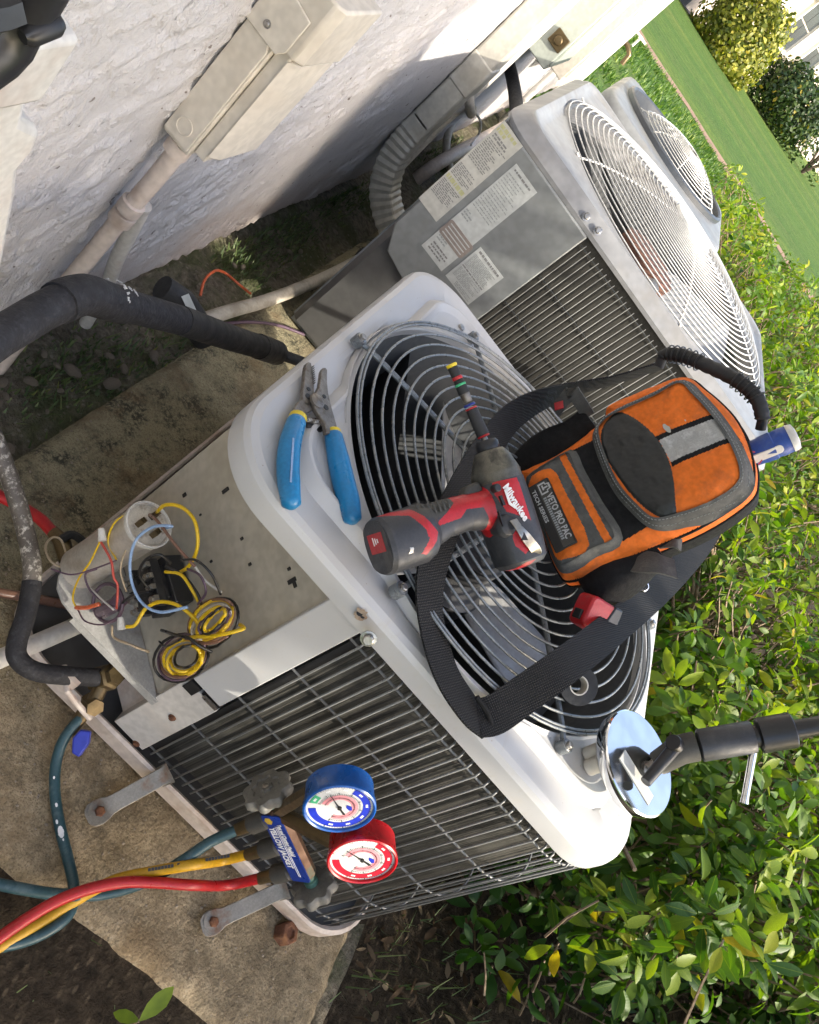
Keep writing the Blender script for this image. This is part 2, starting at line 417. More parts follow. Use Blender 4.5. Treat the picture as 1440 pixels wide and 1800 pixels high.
def m_mulch():
    k = NT('dark_leaf_litter')
    n2 = k.noise(60, 6, .65); v = k.vor(45, k.map((1, 2.2, 1), (0, 0, .5)))
    c = k.mix(k.ramp(n2, [(.3, 0.), (.7, 1.)]), (.016, .012, .008), (.075, .056, .036))
    c = k.mix(k.ramp(v, [(.15, .7), (.28, 0.)]), c, (.13, .10, .065))
    k.bump(n2, .02, .9)
    return k.set(c, .95, 0, .2)
MT['mulch'] = m_mulch()
def m_lawn():
    k = NT('banded_lawn')
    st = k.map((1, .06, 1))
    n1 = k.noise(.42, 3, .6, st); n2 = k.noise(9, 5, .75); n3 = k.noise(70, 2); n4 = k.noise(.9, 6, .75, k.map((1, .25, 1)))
    c = k.ramp(n1, [(.32, (.065, .150, .034)), (.50, (.095, .190, .038)), (.68, (.18, .25, .050))])  # long bands of darker and yellower green
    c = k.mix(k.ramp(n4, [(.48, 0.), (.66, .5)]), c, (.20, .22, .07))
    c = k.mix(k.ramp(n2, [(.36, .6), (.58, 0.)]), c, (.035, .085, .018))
    c = k.mix(k.ramp(n3, [(.45, 0.), (.75, .6)]), c, (.24, .28, .08))
    k.bump(k.math('ADD', n2, n3), .05, 1.0)
    return k.set(c, .9, 0, .15)
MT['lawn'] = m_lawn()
def m_leaf(name, lo, hi, hot, trans=.35, useobj=False):
    k = NT(name)
    if useobj:
        r = k.n('ShaderNodeObjectInfo').outputs['Random']
    else:
        a = k.n('ShaderNodeAttribute'); a.attribute_name = 'tone'; r = a.outputs['Fac']
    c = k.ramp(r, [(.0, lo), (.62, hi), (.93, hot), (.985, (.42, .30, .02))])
    c = k.mix(k.ramp(k.noise(60, 3), [(.35, .35), (.65, 0.)]), c, lo)
    if useobj:
        sp = k.n('ShaderNodeSeparateXYZ'); k.l(k.tc, sp.inputs[0]); rib = k.ramp(k.math('ABSOLUTE', sp.outputs['Y']), [(.004, .30), (.014, 0.)]); c = k.mix(rib, c, hot)
        wv = k.n('ShaderNodeTexWave'); wv.inputs['Scale'].default_value = 3.2; wv.inputs['Distortion'].default_value = 1.0; k.l(k.tc, wv.inputs['Vector']); k.bump(wv.outputs['Fac'], .0006, .12)
    k.set(c, .48, 0, .35)
    tr = k.n('ShaderNodeBsdfTranslucent'); tc = k.mix(1.0, c, (1.9, 2.1, .55), 'MULTIPLY'); k.l(tc, tr.inputs[0])
    mx = k.n('ShaderNodeMixShader'); mx.inputs[0].default_value = trans
    k.l(k.b.outputs[0], mx.inputs[1]); k.l(tr.outputs[0], mx.inputs[2]); k.l(mx.outputs[0], k.out.inputs[0])
    return k.m
MT['leaf'] = m_leaf('glossy_shrub_leaf', (.022, .068, .010), (.095, .178, .015), (.27, .33, .020))
MT['leafobj'] = m_leaf('glossy_shrub_leaf_single', (.022, .068, .010), (.095, .178, .015), (.27, .33, .020), useobj=True)
MT['leafyel'] = m_leaf('yellow_green_bush_leaf', (.06, .09, .012), (.22, .22, .03), (.50, .46, .10), .25)
MT['leafdark'] = m_leaf('dark_bush_leaf', (.010, .028, .010), (.035, .07, .018), (.09, .13, .03), .2)
MT['leaftree'] = m_leaf('added_tree_leaf', (.014, .04, .010), (.035, .085, .016), (.08, .13, .02), .25)
MT['moss'] = m_leaf('moss_green', (.045, .075, .028), (.10, .145, .05), (.18, .21, .08), .1)
MT['grass'] = m_leaf('grass_blade', (.035, .085, .012), (.085, .165, .022), (.20, .27, .05), .25)
def m_coil():
    k = NT('dusty_coil_fins')
    st = k.map((420, 420, 3)); n1 = k.noise(1.0, 4, .7, st); n2 = k.noise(14, 6, .65)
    c = k.mix(k.ramp(n1, [(.35, 0.), (.7, 1.)]), (.022, .022, .021), (.15, .142, .122))
    c = k.mix(k.ramp(n2, [(.35, .6), (.55, 0.)]), c, (.012, .012, .012))
    k.bump(n1, .002, .8)
    return k.set(c, .6, .3, .3)
MT['coil'] = m_coil()
def m_coil2():
    k = NT('dull_coil_fins')
    n1 = k.noise(1.0, 3, .7, k.map((1, 500, 60))); n2 = k.noise(6, 4, .6)
    c = k.mix(k.ramp(n1, [(.35, 0.), (.7, 1.)]), (.040, .039, .035), (.085, .081, .070)); c = k.mix(k.ramp(n2, [(.4, .5), (.6, 0.)]), c, (.035, .033, .030))
    return k.set(c, .7, .1, .3)
MT['coil2'] = m_coil2()

# ------------------------------------------------------------------ setting: ground, pad, wall
def vnoise(x, y, seed=0):
    r = np.random.default_rng(seed); L = r.random((256, 256))
    xi = np.floor(x).astype(int); yi = np.floor(y).astype(int); fx = x - xi; fy = y - yi
    fx = fx * fx * (3 - 2 * fx); fy = fy * fy * (3 - 2 * fy)
    g = lambda a, b: L[a % 256, b % 256]
    return (g(xi, yi) * (1 - fx) + g(xi + 1, yi) * fx) * (1 - fy) + (g(xi, yi + 1) * (1 - fx) + g(xi + 1, yi + 1) * fx) * fy
def fbm(x, y, seed=0, o=4):
    s = 0; a = .5; t = 0
    for i in range(o):
        s = s + a * vnoise(x * 2 ** i, y * 2 ** i, seed + i); t += a; a *= .5
    return s / t
def grid_mesh(name, P, mt, parent=None, smooth=True):     # P: (n, m, 3) array
    n, m = P.shape[:2]
    idx = np.arange(n * m).reshape(n, m)
    q = np.stack([idx[:-1, :-1], idx[1:, :-1], idx[1:, 1:], idx[:-1, 1:]], -1).reshape(-1, 4)
    me = bpy.data.meshes.new(name)
    me.vertices.add(n * m); me.vertices.foreach_set('co', P.reshape(-1).astype(np.float32))
    me.loops.add(q.size); me.loops.foreach_set('vertex_index', q.reshape(-1).astype(np.int32))
    me.polygons.add(len(q)); me.polygons.foreach_set('loop_start', np.arange(0, q.size, 4, dtype=np.int32))
    me.update(calc_edges=True)
    me.polygons.foreach_set('use_smooth', [smooth] * len(q)); me.materials.append(mt)
    o = bpy.data.objects.new(name, me); COL.objects.link(o)
    if parent is not None: o.parent = parent
    return o
def sheet(name, x0, x1, y0, y1, z, amp, step, mt, seed, fr=7.0):
    X = np.arange(x0, x1 + step, step); Y = np.arange(y0, y1 + step, step)
    gx, gy = np.meshgrid(X, Y, indexing='ij')
    Z = z + (fbm(gx * fr + 50, gy * fr + 50, seed, 5) - .5) * 2 * amp
    return grid_mesh(name, np.stack([gx, gy, Z], -1), mt)

WALL_Y = 0.308
mb = MB(); mb.add([(-150, -200, -.075), (250, -200, -.075), (250, 200, -.075), (-150, 200, -.075)], [(0, 1, 2, 3)])
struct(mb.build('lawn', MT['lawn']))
struct(sheet('soil_bed', -1.4, 4.3, -.70, .33, -.035, .030, .02, MT['soil'], 3))
struct(sheet('litter_bed', -1.4, .50, -.72, .10, -.012, .012, .02, MT['mulch'], 14))
struct(sheet('mulch_bed', -1.4, 4.9, -2.7, -.69, -.045, .03, .03, MT['mulch'], 9))
mb = MB(); st_ = []
for i in range(30): st_.append((12.6 + .5 * math.sin(i * 1.7) * .25, -6 + i * .45))
mb.add([(x - .28 - .1 * math.sin(y * 3), y, -.070) for x, y in st_] + [(x + .30 + .1 * math.sin(y * 2.3), y, -.070) for x, y in st_], [(i, 30 + i, 31 + i, i + 1) for i in range(29)])
struct(mb.build('bare_earth_strip', paint('dry_earth', (.27, .17, .105), .95, 0, .2, 3)))

# concrete pad under the units, with a chipped near edge
X = np.linspace(.30, 2.52, 230); Yg = np.linspace(-.665, .158, 90)
gx, gy = np.meshgrid(X, Yg, indexing='ij')
near = .405 + .03 * (fbm(gy * 9, gy * 0 + 3, 21, 4) - .5) - (gy + .3) * .06
gx2 = np.maximum(gx, near)
edge = np.minimum(np.minimum(gy + .665, .158 - gy), gx - near)
Z = -.004 + (fbm(gx * 8, gy * 8, 31, 5) - .5) * .008 - np.clip(.012 - edge, 0, .02) * (.6 + fbm(gx * 40, gy * 40, 5, 2))
Z = np.where(gx < near - .012, -.12, Z)
gy2 = gy + (fbm(gx * 12, gy * 12, 77, 3) - .5) * .008
pad = struct(grid_mesh('concrete_pad', np.stack([gx2, gy2, Z], -1), MT['concrete']))
mb = MB()
mb.box((1.46, -.660, -.068), (2.1, .010, .10)); mb.box((1.46, .153, -.068), (2.1, .010, .10))
mb.build('pad_side', MT['concrete'], pad)

gr = MB(); rg = random.Random(8)
for i in range(420):
    x_, y_ = rg.uniform(.44, .62), rg.uniform(-.64, .14)
    if rg.random() < .35: x_, y_ = rg.uniform(.6, 1.5), rg.uniform(.03, .15)
    q_ = rg.uniform(.0008, .0028); a_ = rg.uniform(0, 6.28); gr.add([(q_ * math.cos(t) * rg.uniform(.6, 1.2), q_ * math.sin(t) * rg.uniform(.6, 1.2), 0) for t in (0, 1.2, 2.5, 3.8, 5.0)] + [(0, 0, q_ * .7)], [(0, 1, 5), (1, 2, 5), (2, 3, 5), (3, 4, 5), (4, 0, 5)], T(x_, y_, -.0015) @ RZ(a_))
gr.build('grit', MT['stone'], pad, 20)['kind'] = 'stuff'
# stucco house wall
X = np.concatenate([np.linspace(-1.6, -.2, 16, endpoint=False), np.arange(-.2, 2.6, .0048), np.linspace(2.6, 5.9, 100)])
Zs = np.concatenate([np.linspace(-.06, 0, 5, endpoint=False), np.arange(0, .98, .0048), np.linspace(.98, 2.9, 24)])
gx, gz = np.meshgrid(X, Zs, indexing='ij')
ca, sa = math.cos(math.radians(38)), math.sin(math.radians(38))
a_ = gx * ca + gz * sa; b_ = -gx * sa + gz * ca
patch = np.clip((fbm(gx * 5, gz * 5, 41, 3) - .44) * 6, 0, 1)
drag = fbm(a_ * 26, b_ * 95, 51, 3)
lump = np.clip((drag - .56) * 13, 0, 1)
big = np.clip((fbm(a_ * 9, b_ * 22, 61, 3) - .52) * 5, 0, 1)
d = lump * (.0006 + .0036 * patch) + big * .0014 + fbm(gx * 60, gz * 60, 71, 2) * .0012
ragged = .010 + .035 * fbm(gx * 10, gx * 0 + 7, 81, 4)
rec = np.clip((ragged - gz) / .010, 0, 1)
Yw = WALL_Y - d + rec * .03
wall_root = thing('house_wall', 'rough pale stucco house wall behind the air conditioners', 'wall')
grid_mesh('stucco_face', np.stack([gx, Yw, gz], -1), MT['stucco'], wall_root)
mb = MB()
mb.box((2.15, 2.2, 1.44), (7.5, 3.7, 2.95)); mb.build('house_body', MT['house'], wall_root)
mb = MB(); mb.box((2.2, 2.0, 2.97), (8.2, 4.6, .10)); mb.build('roof_slab', MT['roof'], wall_root)

# loose stones and moss between pad and wall
stone_src = None
def stone_mesh(seed):
    r = random.Random(seed); m = MB(); R = []
    for i in range(7):
        a = math.pi * (i + .5) / 7; R.append([])
        for j in range(12):
            b = 2 * math.pi * j / 12; q = 1 + r.uniform(-.10, .10)
            R[-1].append((math.sin(a) * math.cos(b) * q, math.sin(a) * math.sin(b) * q * .8, math.cos(a) * q * .6))
    m.rings(R[::-1]); return m
k = 0
stones = [stone_mesh(i) for i in range(4)]
srcs = []
for i in range(46):
    if i < 34:
        u, v = random.uniform(0, 430), random.uniform(520, 800)
        p = oz(u, v, -.02)
        if not (-.5 < p.x < 2.3 and .175 < p.y < .29): 
            p = Vector((random.uniform(.35, 1.6), random.uniform(.17, .285), -.02))
    else:
        p = Vector((random.uniform(.8, 2.2), random.uniform(.17, .285), -.02))
    s_ = random.uniform(.003, .009) * (1.6 if i % 11 == 0 else 1)
    mtx = T(p.x, p.y, -.018 + s_ * .2) @ RZ(random.uniform(0, 6)) @ Matrix.Diagonal((s_ * 1.25, s_, s_, 1))
    if i < 4: o = stones[i].build('stone', MT['stone'], None, 180); srcs.append(o); o.matrix_world = mtx
    else:
        o = bpy.data.objects.new('stone', srcs[i % 4].data); COL.objects.link(o); o.matrix_world = mtx
    tag(o, 'small grey brown stone lying in the soil strip by the wall', 'stone', 'stones in the soil strip')
def tufts(name, spots, n, hgt, wd, mt, label, cat, z=-.03, spread=.05):
    m = MB()
    for (x, y) in spots:
        for i in range(n):
            px, py = x + random.gauss(0, spread), y + random.gauss(0, spread * .6)
            if name == 'moss_tufts' and py > .30: py = .295
            a = random.uniform(0, 6.28); h = hgt * random.uniform(.4, 1.2); ln = random.uniform(.2, .9) * h
            dx, dy = math.cos(a), math.sin(a); wx, wy = -dy * wd, dx * wd
            m.add([(px - wx, py - wy, z), (px + wx, py + wy, z), (px + dx * ln + wx * .3, py + dy * ln + wy * .3, z + h), (px + dx * ln - wx * .3, py + dy * ln - wy * .3, z + h)], [(0, 1, 2, 3)])
            m.c.append(random.random() * .95)
    return tag(m.build(name, mt, None, 180), label, cat, None, 'stuff')
sp = []
for u, v in ((120, 660), (160, 620), (110, 640), (200, 650), (60, 690), (240, 610), (300, 640), (420, 440), (455, 425), (490, 405), (520, 410), (470, 455), (540, 395), (440, 470), (590, 330), (620, 320), (575, 350), (760, 260), (800, 240), (740, 290), (780, 300)):
    p = oz(u, v, -.02); sp.append((p.x, min(p.y, .285)))
tufts('moss_tufts', sp, 110, .016, .0020, MT['moss'], 'low green moss and weeds along the foot of the wall', 'moss')
sp = [(random.uniform(.15, .42), random.uniform(-.45, .05)) for i in range(14)] + [(random.uniform(.5, 1.3), random.uniform(-1.0, -.72)) for i in range(26)]
tufts('weeds', sp, 14, .034, .0014, MT['moss'], 'thin grass weeds growing in the dark litter beside the pad', 'weeds', -.04, .07)
sp = [(random.uniform(4.4, 12.2), random.uniform(-2.6, .8)) for i in range(700)]
tufts('lawn_grass', sp, 22, .05, .008, MT['grass'], 'short green lawn grass beyond the last unit', 'grass', -.075, .12)

# ------------------------------------------------------------------ air conditioner 1: white top, open service corner
def rrad(th, hx, hy, r):               # radius of a rounded rectangle at polar angle th
    c, s = abs(math.cos(th)), abs(math.sin(th))
    t = min(hx / c if c > 1e-9 else 9, hy / s if s > 1e-9 else 9)
    x, y = t * c, t * s
    if x > hx - r and y > hy - r:
        kx, ky = hx - r, hy - r
        b = -(c * kx + s * ky); q = kx * kx + ky * ky - r * r
        t = -b + math.sqrt(max(0, b * b - q))
    return t
def polar(fn, zf, n, cx_, cy_):
    out = []
    for j in range(n):
        a = 2 * math.pi * j / n; r = fn(a); z = zf(a) if callable(zf) else zf
        out.append((cx_ + r * math.cos(a), cy_ + r * math.sin(a), z))
    return out
def annulus(rings, name, mt, parent, smooth=30):
    m = MB(); m.rings(rings, False, False); return m.build(name, mt, parent, smooth)
def torus_pts(r, z, cx_, cy_, n=72):
    return [(cx_ + r * math.cos(2 * math.pi * i / n), cy_ + r * math.sin(2 * math.pi * i / n), z) for i in range(n)]
def screw(parent, p, nrm, r=.0045, mt='steel', name='screw'):
    m = MB(); m.lathe([(r * 1.5, 0), (r * 1.5, r * .25), (r, r * .3), (r, r * .95), (r * .8, r * 1.1), (0.0002, r * 1.1)], 12, frame(p, nrm, x=(.3, .5, .81)))
    return m.build(name, MT[mt], parent, 30)

U1 = thing('air_conditioner', 'white topped air conditioner with open wiring corner, tools lying on its top', 'air conditioner', (0, 0, 0))
cx1, cy1, hs = .90, -.3175, .325
N = 240
def crease(a):                          # pressed crease running out to each corner
    d_ = abs((math.degrees(a) % 90) - 45)
    return .0022 * max(0, 1 - d_ / 1.6)
o_ = lambda off, rad: (lambda a: rrad(a, hs - off, hs - off, rad))
ridge = lambda off, rad, k: (lambda a: max(rrad(a, hs - off, hs - off, rad), k))
R = [polar(o_(.006, .085), .455, N, cx1, cy1), polar(o_(0, .09), .456, N, cx1, cy1), polar(o_(0, .09), .470, N, cx1, cy1), polar(o_(.0015, .09), .4785, N, cx1, cy1), polar(o_(.005, .088), .4845, N, cx1, cy1),
     polar(o_(.012, .085), .4875, N, cx1, cy1), polar(o_(.030, .075), lambda a: .4870 + crease(a), N, cx1, cy1), polar(ridge(.046, .065, .2972), lambda a: .4845 + crease(a), N, cx1, cy1), polar(ridge(.048, .064, .2968), .4842, N, cx1, cy1),
     polar(ridge(.0545, .061, .2952), .4935, N, cx1, cy1), polar(ridge(.0575, .060, .2945), .4962, N, cx1, cy1), polar(ridge(.0605, .058, .2938), .4965, N, cx1, cy1), polar(ridge(.0625, .056, .2932), .4955, N, cx1, cy1),
     polar(ridge(.069, .055, .2925), .4905, N, cx1, cy1), polar(ridge(.072, .054, .2922), .4900, N, cx1, cy1), polar(ridge(.080, .05, .2915), .4905, N, cx1, cy1), polar(lambda a: .2905, .4925, N, cx1, cy1), polar(lambda a: .2872, .4945, N, cx1, cy1), polar(lambda a: .2848, .4915, N, cx1, cy1), polar(lambda a: .2835, .482, N, cx1, cy1)]
cover = annulus(R, 'top_cover', MT['white'], U1, 17)
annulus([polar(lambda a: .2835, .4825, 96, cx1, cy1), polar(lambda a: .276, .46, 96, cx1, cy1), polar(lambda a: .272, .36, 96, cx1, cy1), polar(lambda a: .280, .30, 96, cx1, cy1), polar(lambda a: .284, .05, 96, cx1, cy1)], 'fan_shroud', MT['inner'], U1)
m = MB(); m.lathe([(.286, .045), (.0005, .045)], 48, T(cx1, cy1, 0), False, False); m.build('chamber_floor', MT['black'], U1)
# fan
def blade(ang, r0, r1, z, pitch, chord):
    m = MB(); nu, nv = 8, 8; V = []; Fc = []
    for i in range(nu + 1):
        r = r0 + (r1 - r0) * i / nu
        for j in range(nv + 1):
            t = (j / nv - .5) * chord * (.75 + .45 * i / nu)
            a = ang + t / max(r, .09); V.append((cx1 + r * math.cos(a), cy1 + r * math.sin(a), z + t * math.tan(pitch) + .02 * (t / chord) ** 2))
    for i in range(nu):
        for j in range(nv):
            q = i * (nv + 1) + j; Fc.append((q, q + nv + 1, q + nv + 2, q + 1))
    m.add(V, Fc); o = m.build('fan_blade', MT['blade'], U1, 60)
    s = o.modifiers.new('thick', 'SOLIDIFY'); s.thickness = .0015
    return o
for k in range(3): blade(math.radians(262 + 120 * k), .055, .262, .372, math.radians(24), .085)
m = MB(); m.lathe([(.05, .435), (.06, .43), (.06, .395), (.045, .39), (.085, .37), (.085, .22), (.0005, .22)], 32, T(cx1, cy1, 0), True, False); m.build('fan_motor', MT['motor'], U1)
# fan guard: concentric wires, radial spokes with bolted feet
def gz1(r): return .506 + .005 * min(1, (0.288 - r) / .12)
rr_ = [.288, .2835] + [.268 - i * .0163 for i in range(13)] + [.055]
for r in rr_:
    m = MB(); m.tube(torus_pts(r, gz1(r), cx1, cy1, 84), .0017 if r > .06 else .004, 7, True); m.build('guard_ring', MT['guard'], U1, 180)
for a in (162, 97, 215, 290, 340, 40):
    ar = math.radians(a); m = MB()
    pts = [(cx1 + r * math.cos(ar), cy1 + r * math.sin(ar), gz1(r) - .005) for r in (.05, .12, .2, .26, .287)] + [(cx1 + .303 * math.cos(ar), cy1 + .303 * math.sin(ar), .498)]
    m.tube(pts, .0036, 8); m.cyl(Vector(pts[-1]) + Vector((0, 0, -.006)), Vector(pts[-1]) + Vector((0, 0, .006)), .008, 12)
    m.build('guard_spoke', MT['guard'], U1, 40)
    screw(U1, Vector(pts[-1]) + Vector((0, 0, .006)), (0, 0, 1), .0042)
for u, v in ((808, 578), (648, 1122)): screw(U1, oz(u, v, .4885 if v < 900 else .475), (0, 0, 1) if v < 900 else (-1, 0, .4), .0055)
m = MB(); m.cyl(ox(633, 1077, cx1 - hs + .002), ox(633, 1077, cx1 - hs - .001), .0035, 12); m.cyl(ox(638, 1083, cx1 - hs + .002), ox(638, 1083, cx1 - hs - .001), .0025, 12); m.build('screw_hole', MT['black'], U1)

for q_, n_ in ((oz(808, 578, .4878), (0, 0, 1)), (ox(648, 1122, cx1 - hs - .0006), (-1, 0, .05)), (ox(634, 1079, cx1 - hs - .0006), (-1, 0, .05))):
    m = MB(); m.add([((.0062 + random.uniform(-.002, .003)) * math.cos(t), (.0062 + random.uniform(-.002, .003)) * math.sin(t), .0006) for t in [i * .349 for i in range(18)]], [tuple(range(18))], frame(q_, n_, x=(.2, .9, .1))); m.build('rust_stain', MT['ruststain'], cover)
FX = .583                                 # plane of the cabinet face that looks at the camera
# plan outline of the cabinet: diagonal service corner at the wall side
DA, DB = Vector((FX, -.187, 0)), Vector((.712, .003, 0))
dn = Vector((-(DB - DA).y, (DB - DA).x, 0)).normalized()         # outward normal of the diagonal panel
dl = (DB - DA).length
dm = frame((DA.x, DA.y, 0), dn, y=(0, 0, 1))                        # local x runs along the panel, y is up, z outwards
sgn = 1 if (dm.to_3x3() @ Vector((1, 0, 0))).dot(DB - DA) > 0 else -1
def dia(u, v, off=0.0): return opl(u, v, DA + dn * off, dn)
m = MB(); m.box((sgn * dl / 2, (.132 + .458) / 2, -.004), (dl, .458 - .132, .003), dm); panel = m.build('inner_panel', MT['tan'], U1, 30)
# slots and holes punched in the panel
for u, v, a, b in ((394, 862, .004, .011), (322, 870, .004, .006), (423, 947, .003, .004), (437, 992, .003, .004), (369, 987, .0025, .0035), (460, 918, .0025, .003), (506, 1000, .003, .004), (350, 905, .002, .003), (511, 1021, .0045, .012), (516, 1028, .006, .004)):
    p = dm.inverted() @ dia(u, v); m = MB(); m.box((p.x, p.y, -.0018), (a, b, .0016), dm); m.build('punched_slot', MT['black'], panel)
# galvanised shelf at the bottom of the wiring corner
m = MB()
out = [(.712, .004), (.66, .005), (.625, .003), (.606, -.002), (.592, -.012), (.584, -.028), (.581, -.05), (FX - .003, -.19), (.60, -.165)]
m.prism(out, .130, .1335); shelf = m.build('wiring_shelf', MT['galv'], U1, 30)
m = MB(); m.prism([(FX - .003, -.19), (.581, -.05), (.583, -.05), (FX - .001, -.19)], .120, .1295); m.build('shelf_lip', MT['galv'], shelf, 30)
# lower diagonal panel below the shelf, in weathered paint
m = MB(); m.box((sgn * dl * .30, .085, -.012), (dl * .6, .09, .003), dm); m.build('lower_corner_panel', MT['pinkish'], U1)
m = MB(); m.box((sgn * dl * .5, .08, -.05), (dl * 1.3, .10, .003), dm); m.build('valve_recess', MT['grey_dark'], U1)
# white corner post beside the diagonal panel
m = MB(); m.prism([(FX - .003, -.186), (FX - .004, -.232), (FX + .012, -.236), (FX + .014, -.186)], .212, .4545); m.build('corner_post', MT['white'], U1, 30, .0015)
m = MB(); m.prism([(FX - .001, -.184), (FX - .002, -.236), (FX + .02, -.24), (FX + .02, -.184)], .036, .200); lp = m.build('lower_corner_post', MT['white2'], U1, 30, .001)
m = MB(); m.box((FX + .006, -.222, .206), (.012, .026, .016)); m.box((FX + .004, -.196, .198), (.014, .016, .020)); m.build('post_notch', MT['black'], U1)
m = MB(); m.box((FX - .004, -.222, .205), (.002, .022, .006)); m.build('torn_clip', MT['steel'], U1)
for v_, u_ in ((1307, 240), (1261, 303)): screw(lp, ox(u_, v_, FX - .0015), (-1, 0, 0), .0035, 'rust')
m = MB(); q = ox(208, 1262, FX + .0)
# base pan with a rolled rim
Rb = lambda off, z: polar(lambda a: rrad(a, hs + .004 - off, hs + .004 - off, .085), z, 160, cx1, cy1)
m = MB(); m.rings([Rb(.02, .006), Rb(0, .008), Rb(-.001, .034), Rb(.003, .037), Rb(.007, .034), Rb(.009, .016), Rb(.2, .016)], False, False); m.build('base_pan', MT['pinkish'], U1, 40)
m = MB(); m.rings([[(p[0], p[1], .0165) for p in Rb(.01, 0)], [(p[0], p[1], .0165) for p in Rb(.3, 0)]], False, False); m.build('pan_floor', MT['grey_dark'], U1)
for x_, y_ in ((.66, -.1), (1.13, -.1), (1.13, -.54), (.68, -.54)):
    m = MB(); m.lathe([(.022, -.003), (.022, .012), (.018, .013), (.0003, .013)], 16, T(x_, y_, 0)); m.build('rubber_foot', MT['rubber'], U1)
# coil behind the grille
def cab(off, rad, z):                      # plan points of the coil face, from the post round the hedge side
    pts = []
    x0, x1, y1 = FX + off, cx1 + hs - off, cy1 - hs + off
    pts.append((x0, -.235)); pts.append((x0, y1 + rad))
    for k in range(1, 8):
        a = math.radians(180 + 90 * k / 8); pts.append((x0 + rad + rad * math.cos(a), y1 + rad + rad * math.sin(a)))
    pts.append((x0 + rad, y1)); pts.append((x1 - rad, y1))
    for k in range(1, 8):
        a = math.radians(270 + 90 * k / 8); pts.append((x1 - rad + rad * math.cos(a), y1 + rad + rad * math.sin(a)))
    pts.append((x1, y1 + rad)); pts.append((x1, -.02))
    return [(a, b, z) for a, b in pts]
m = MB(); a = cab(.022, .075, .037); b = cab(.022, .075, .456); n_ = len(a)
m.add(a + b, [(i, i + 1, n_ + i + 1, n_ + i) for i in range(n_ - 1)]); m.build('coil', MT['coil'], U1, 50)
m = MB(); m.add([(FX + .022, -.24, .037), (FX + .022, -.24, .456), (cx1 + hs - .05, -.02, .456), (cx1 + hs - .05, -.02, .037)], [(0, 1, 2, 3)]); m.build('coil_back', MT['black'], U1)
m = MB(); m.add([(.72, .0, .037), (cx1 + hs - .03, .0, .037), (cx1 + hs - .03, .0, .456), (.72, .0, .456)], [(0, 1, 2, 3)]); m.build('back_panel', MT['white2'], U1)
m = MB(); m.box((FX + .012, -.2445, .245), (.016, .012, .415)); m.build('coil_end_plate', MT['black'], U1)
# wire grille: one object per wire
path = [Vector(p) for p in cab(0.0, .085, 0)]
dense = []
for i in range(len(path) - 1):
    L = (path[i + 1] - path[i]).length; kk = max(1, int(L / .001))
    dense += [path[i].lerp(path[i + 1], j / kk) for j in range(kk)]
m = MB(); m.tube([(0, 0, .040), (0, 0, .436), (.003, 0, .4405), (.010, 0, .4415)], .0014, 7); wsrc = None
acc = .010; nxt = .012; prev = dense[0]; dist = 0; wires = []
for p in dense:
    dist += (p - prev).length; prev = p
    if dist >= nxt:
        wires.append(p.copy()); nxt += .0147
for i, p in enumerate(wires):
    if p.x > 1.14: continue
    ctr = Vector((max(p.x, FX + .085), max(p.y, cy1 - hs + .085), 0)); dirn = (ctr - p)
    if dirn.length < 1e-4: dirn = Vector((1, 0, 0))
    if p.x <= FX + .001: dirn = Vector((1, 0, 0))
    ang = math.atan2(dirn.y, dirn.x)
    mtx = T(p.x, p.y, 0) @ RZ(ang + random.uniform(-.02, .02))
    if wsrc is None: wsrc = m.build('grille_wire', MT['gridwire'], U1, 180); wsrc.matrix_local = mtx
    else: share(wsrc, 'grille_wire', U1, mtx)
for z in (.431, .338, .240, .141, .047):
    m = MB(); pp = [Vector((p.x, p.y, z)) for p in cab and [Vector(q) for q in cab(.0035, .082, z)]]
    m.tube(pp[:-2], .0016, 7); m.build('grille_band', MT['gridwire'], U1, 180)
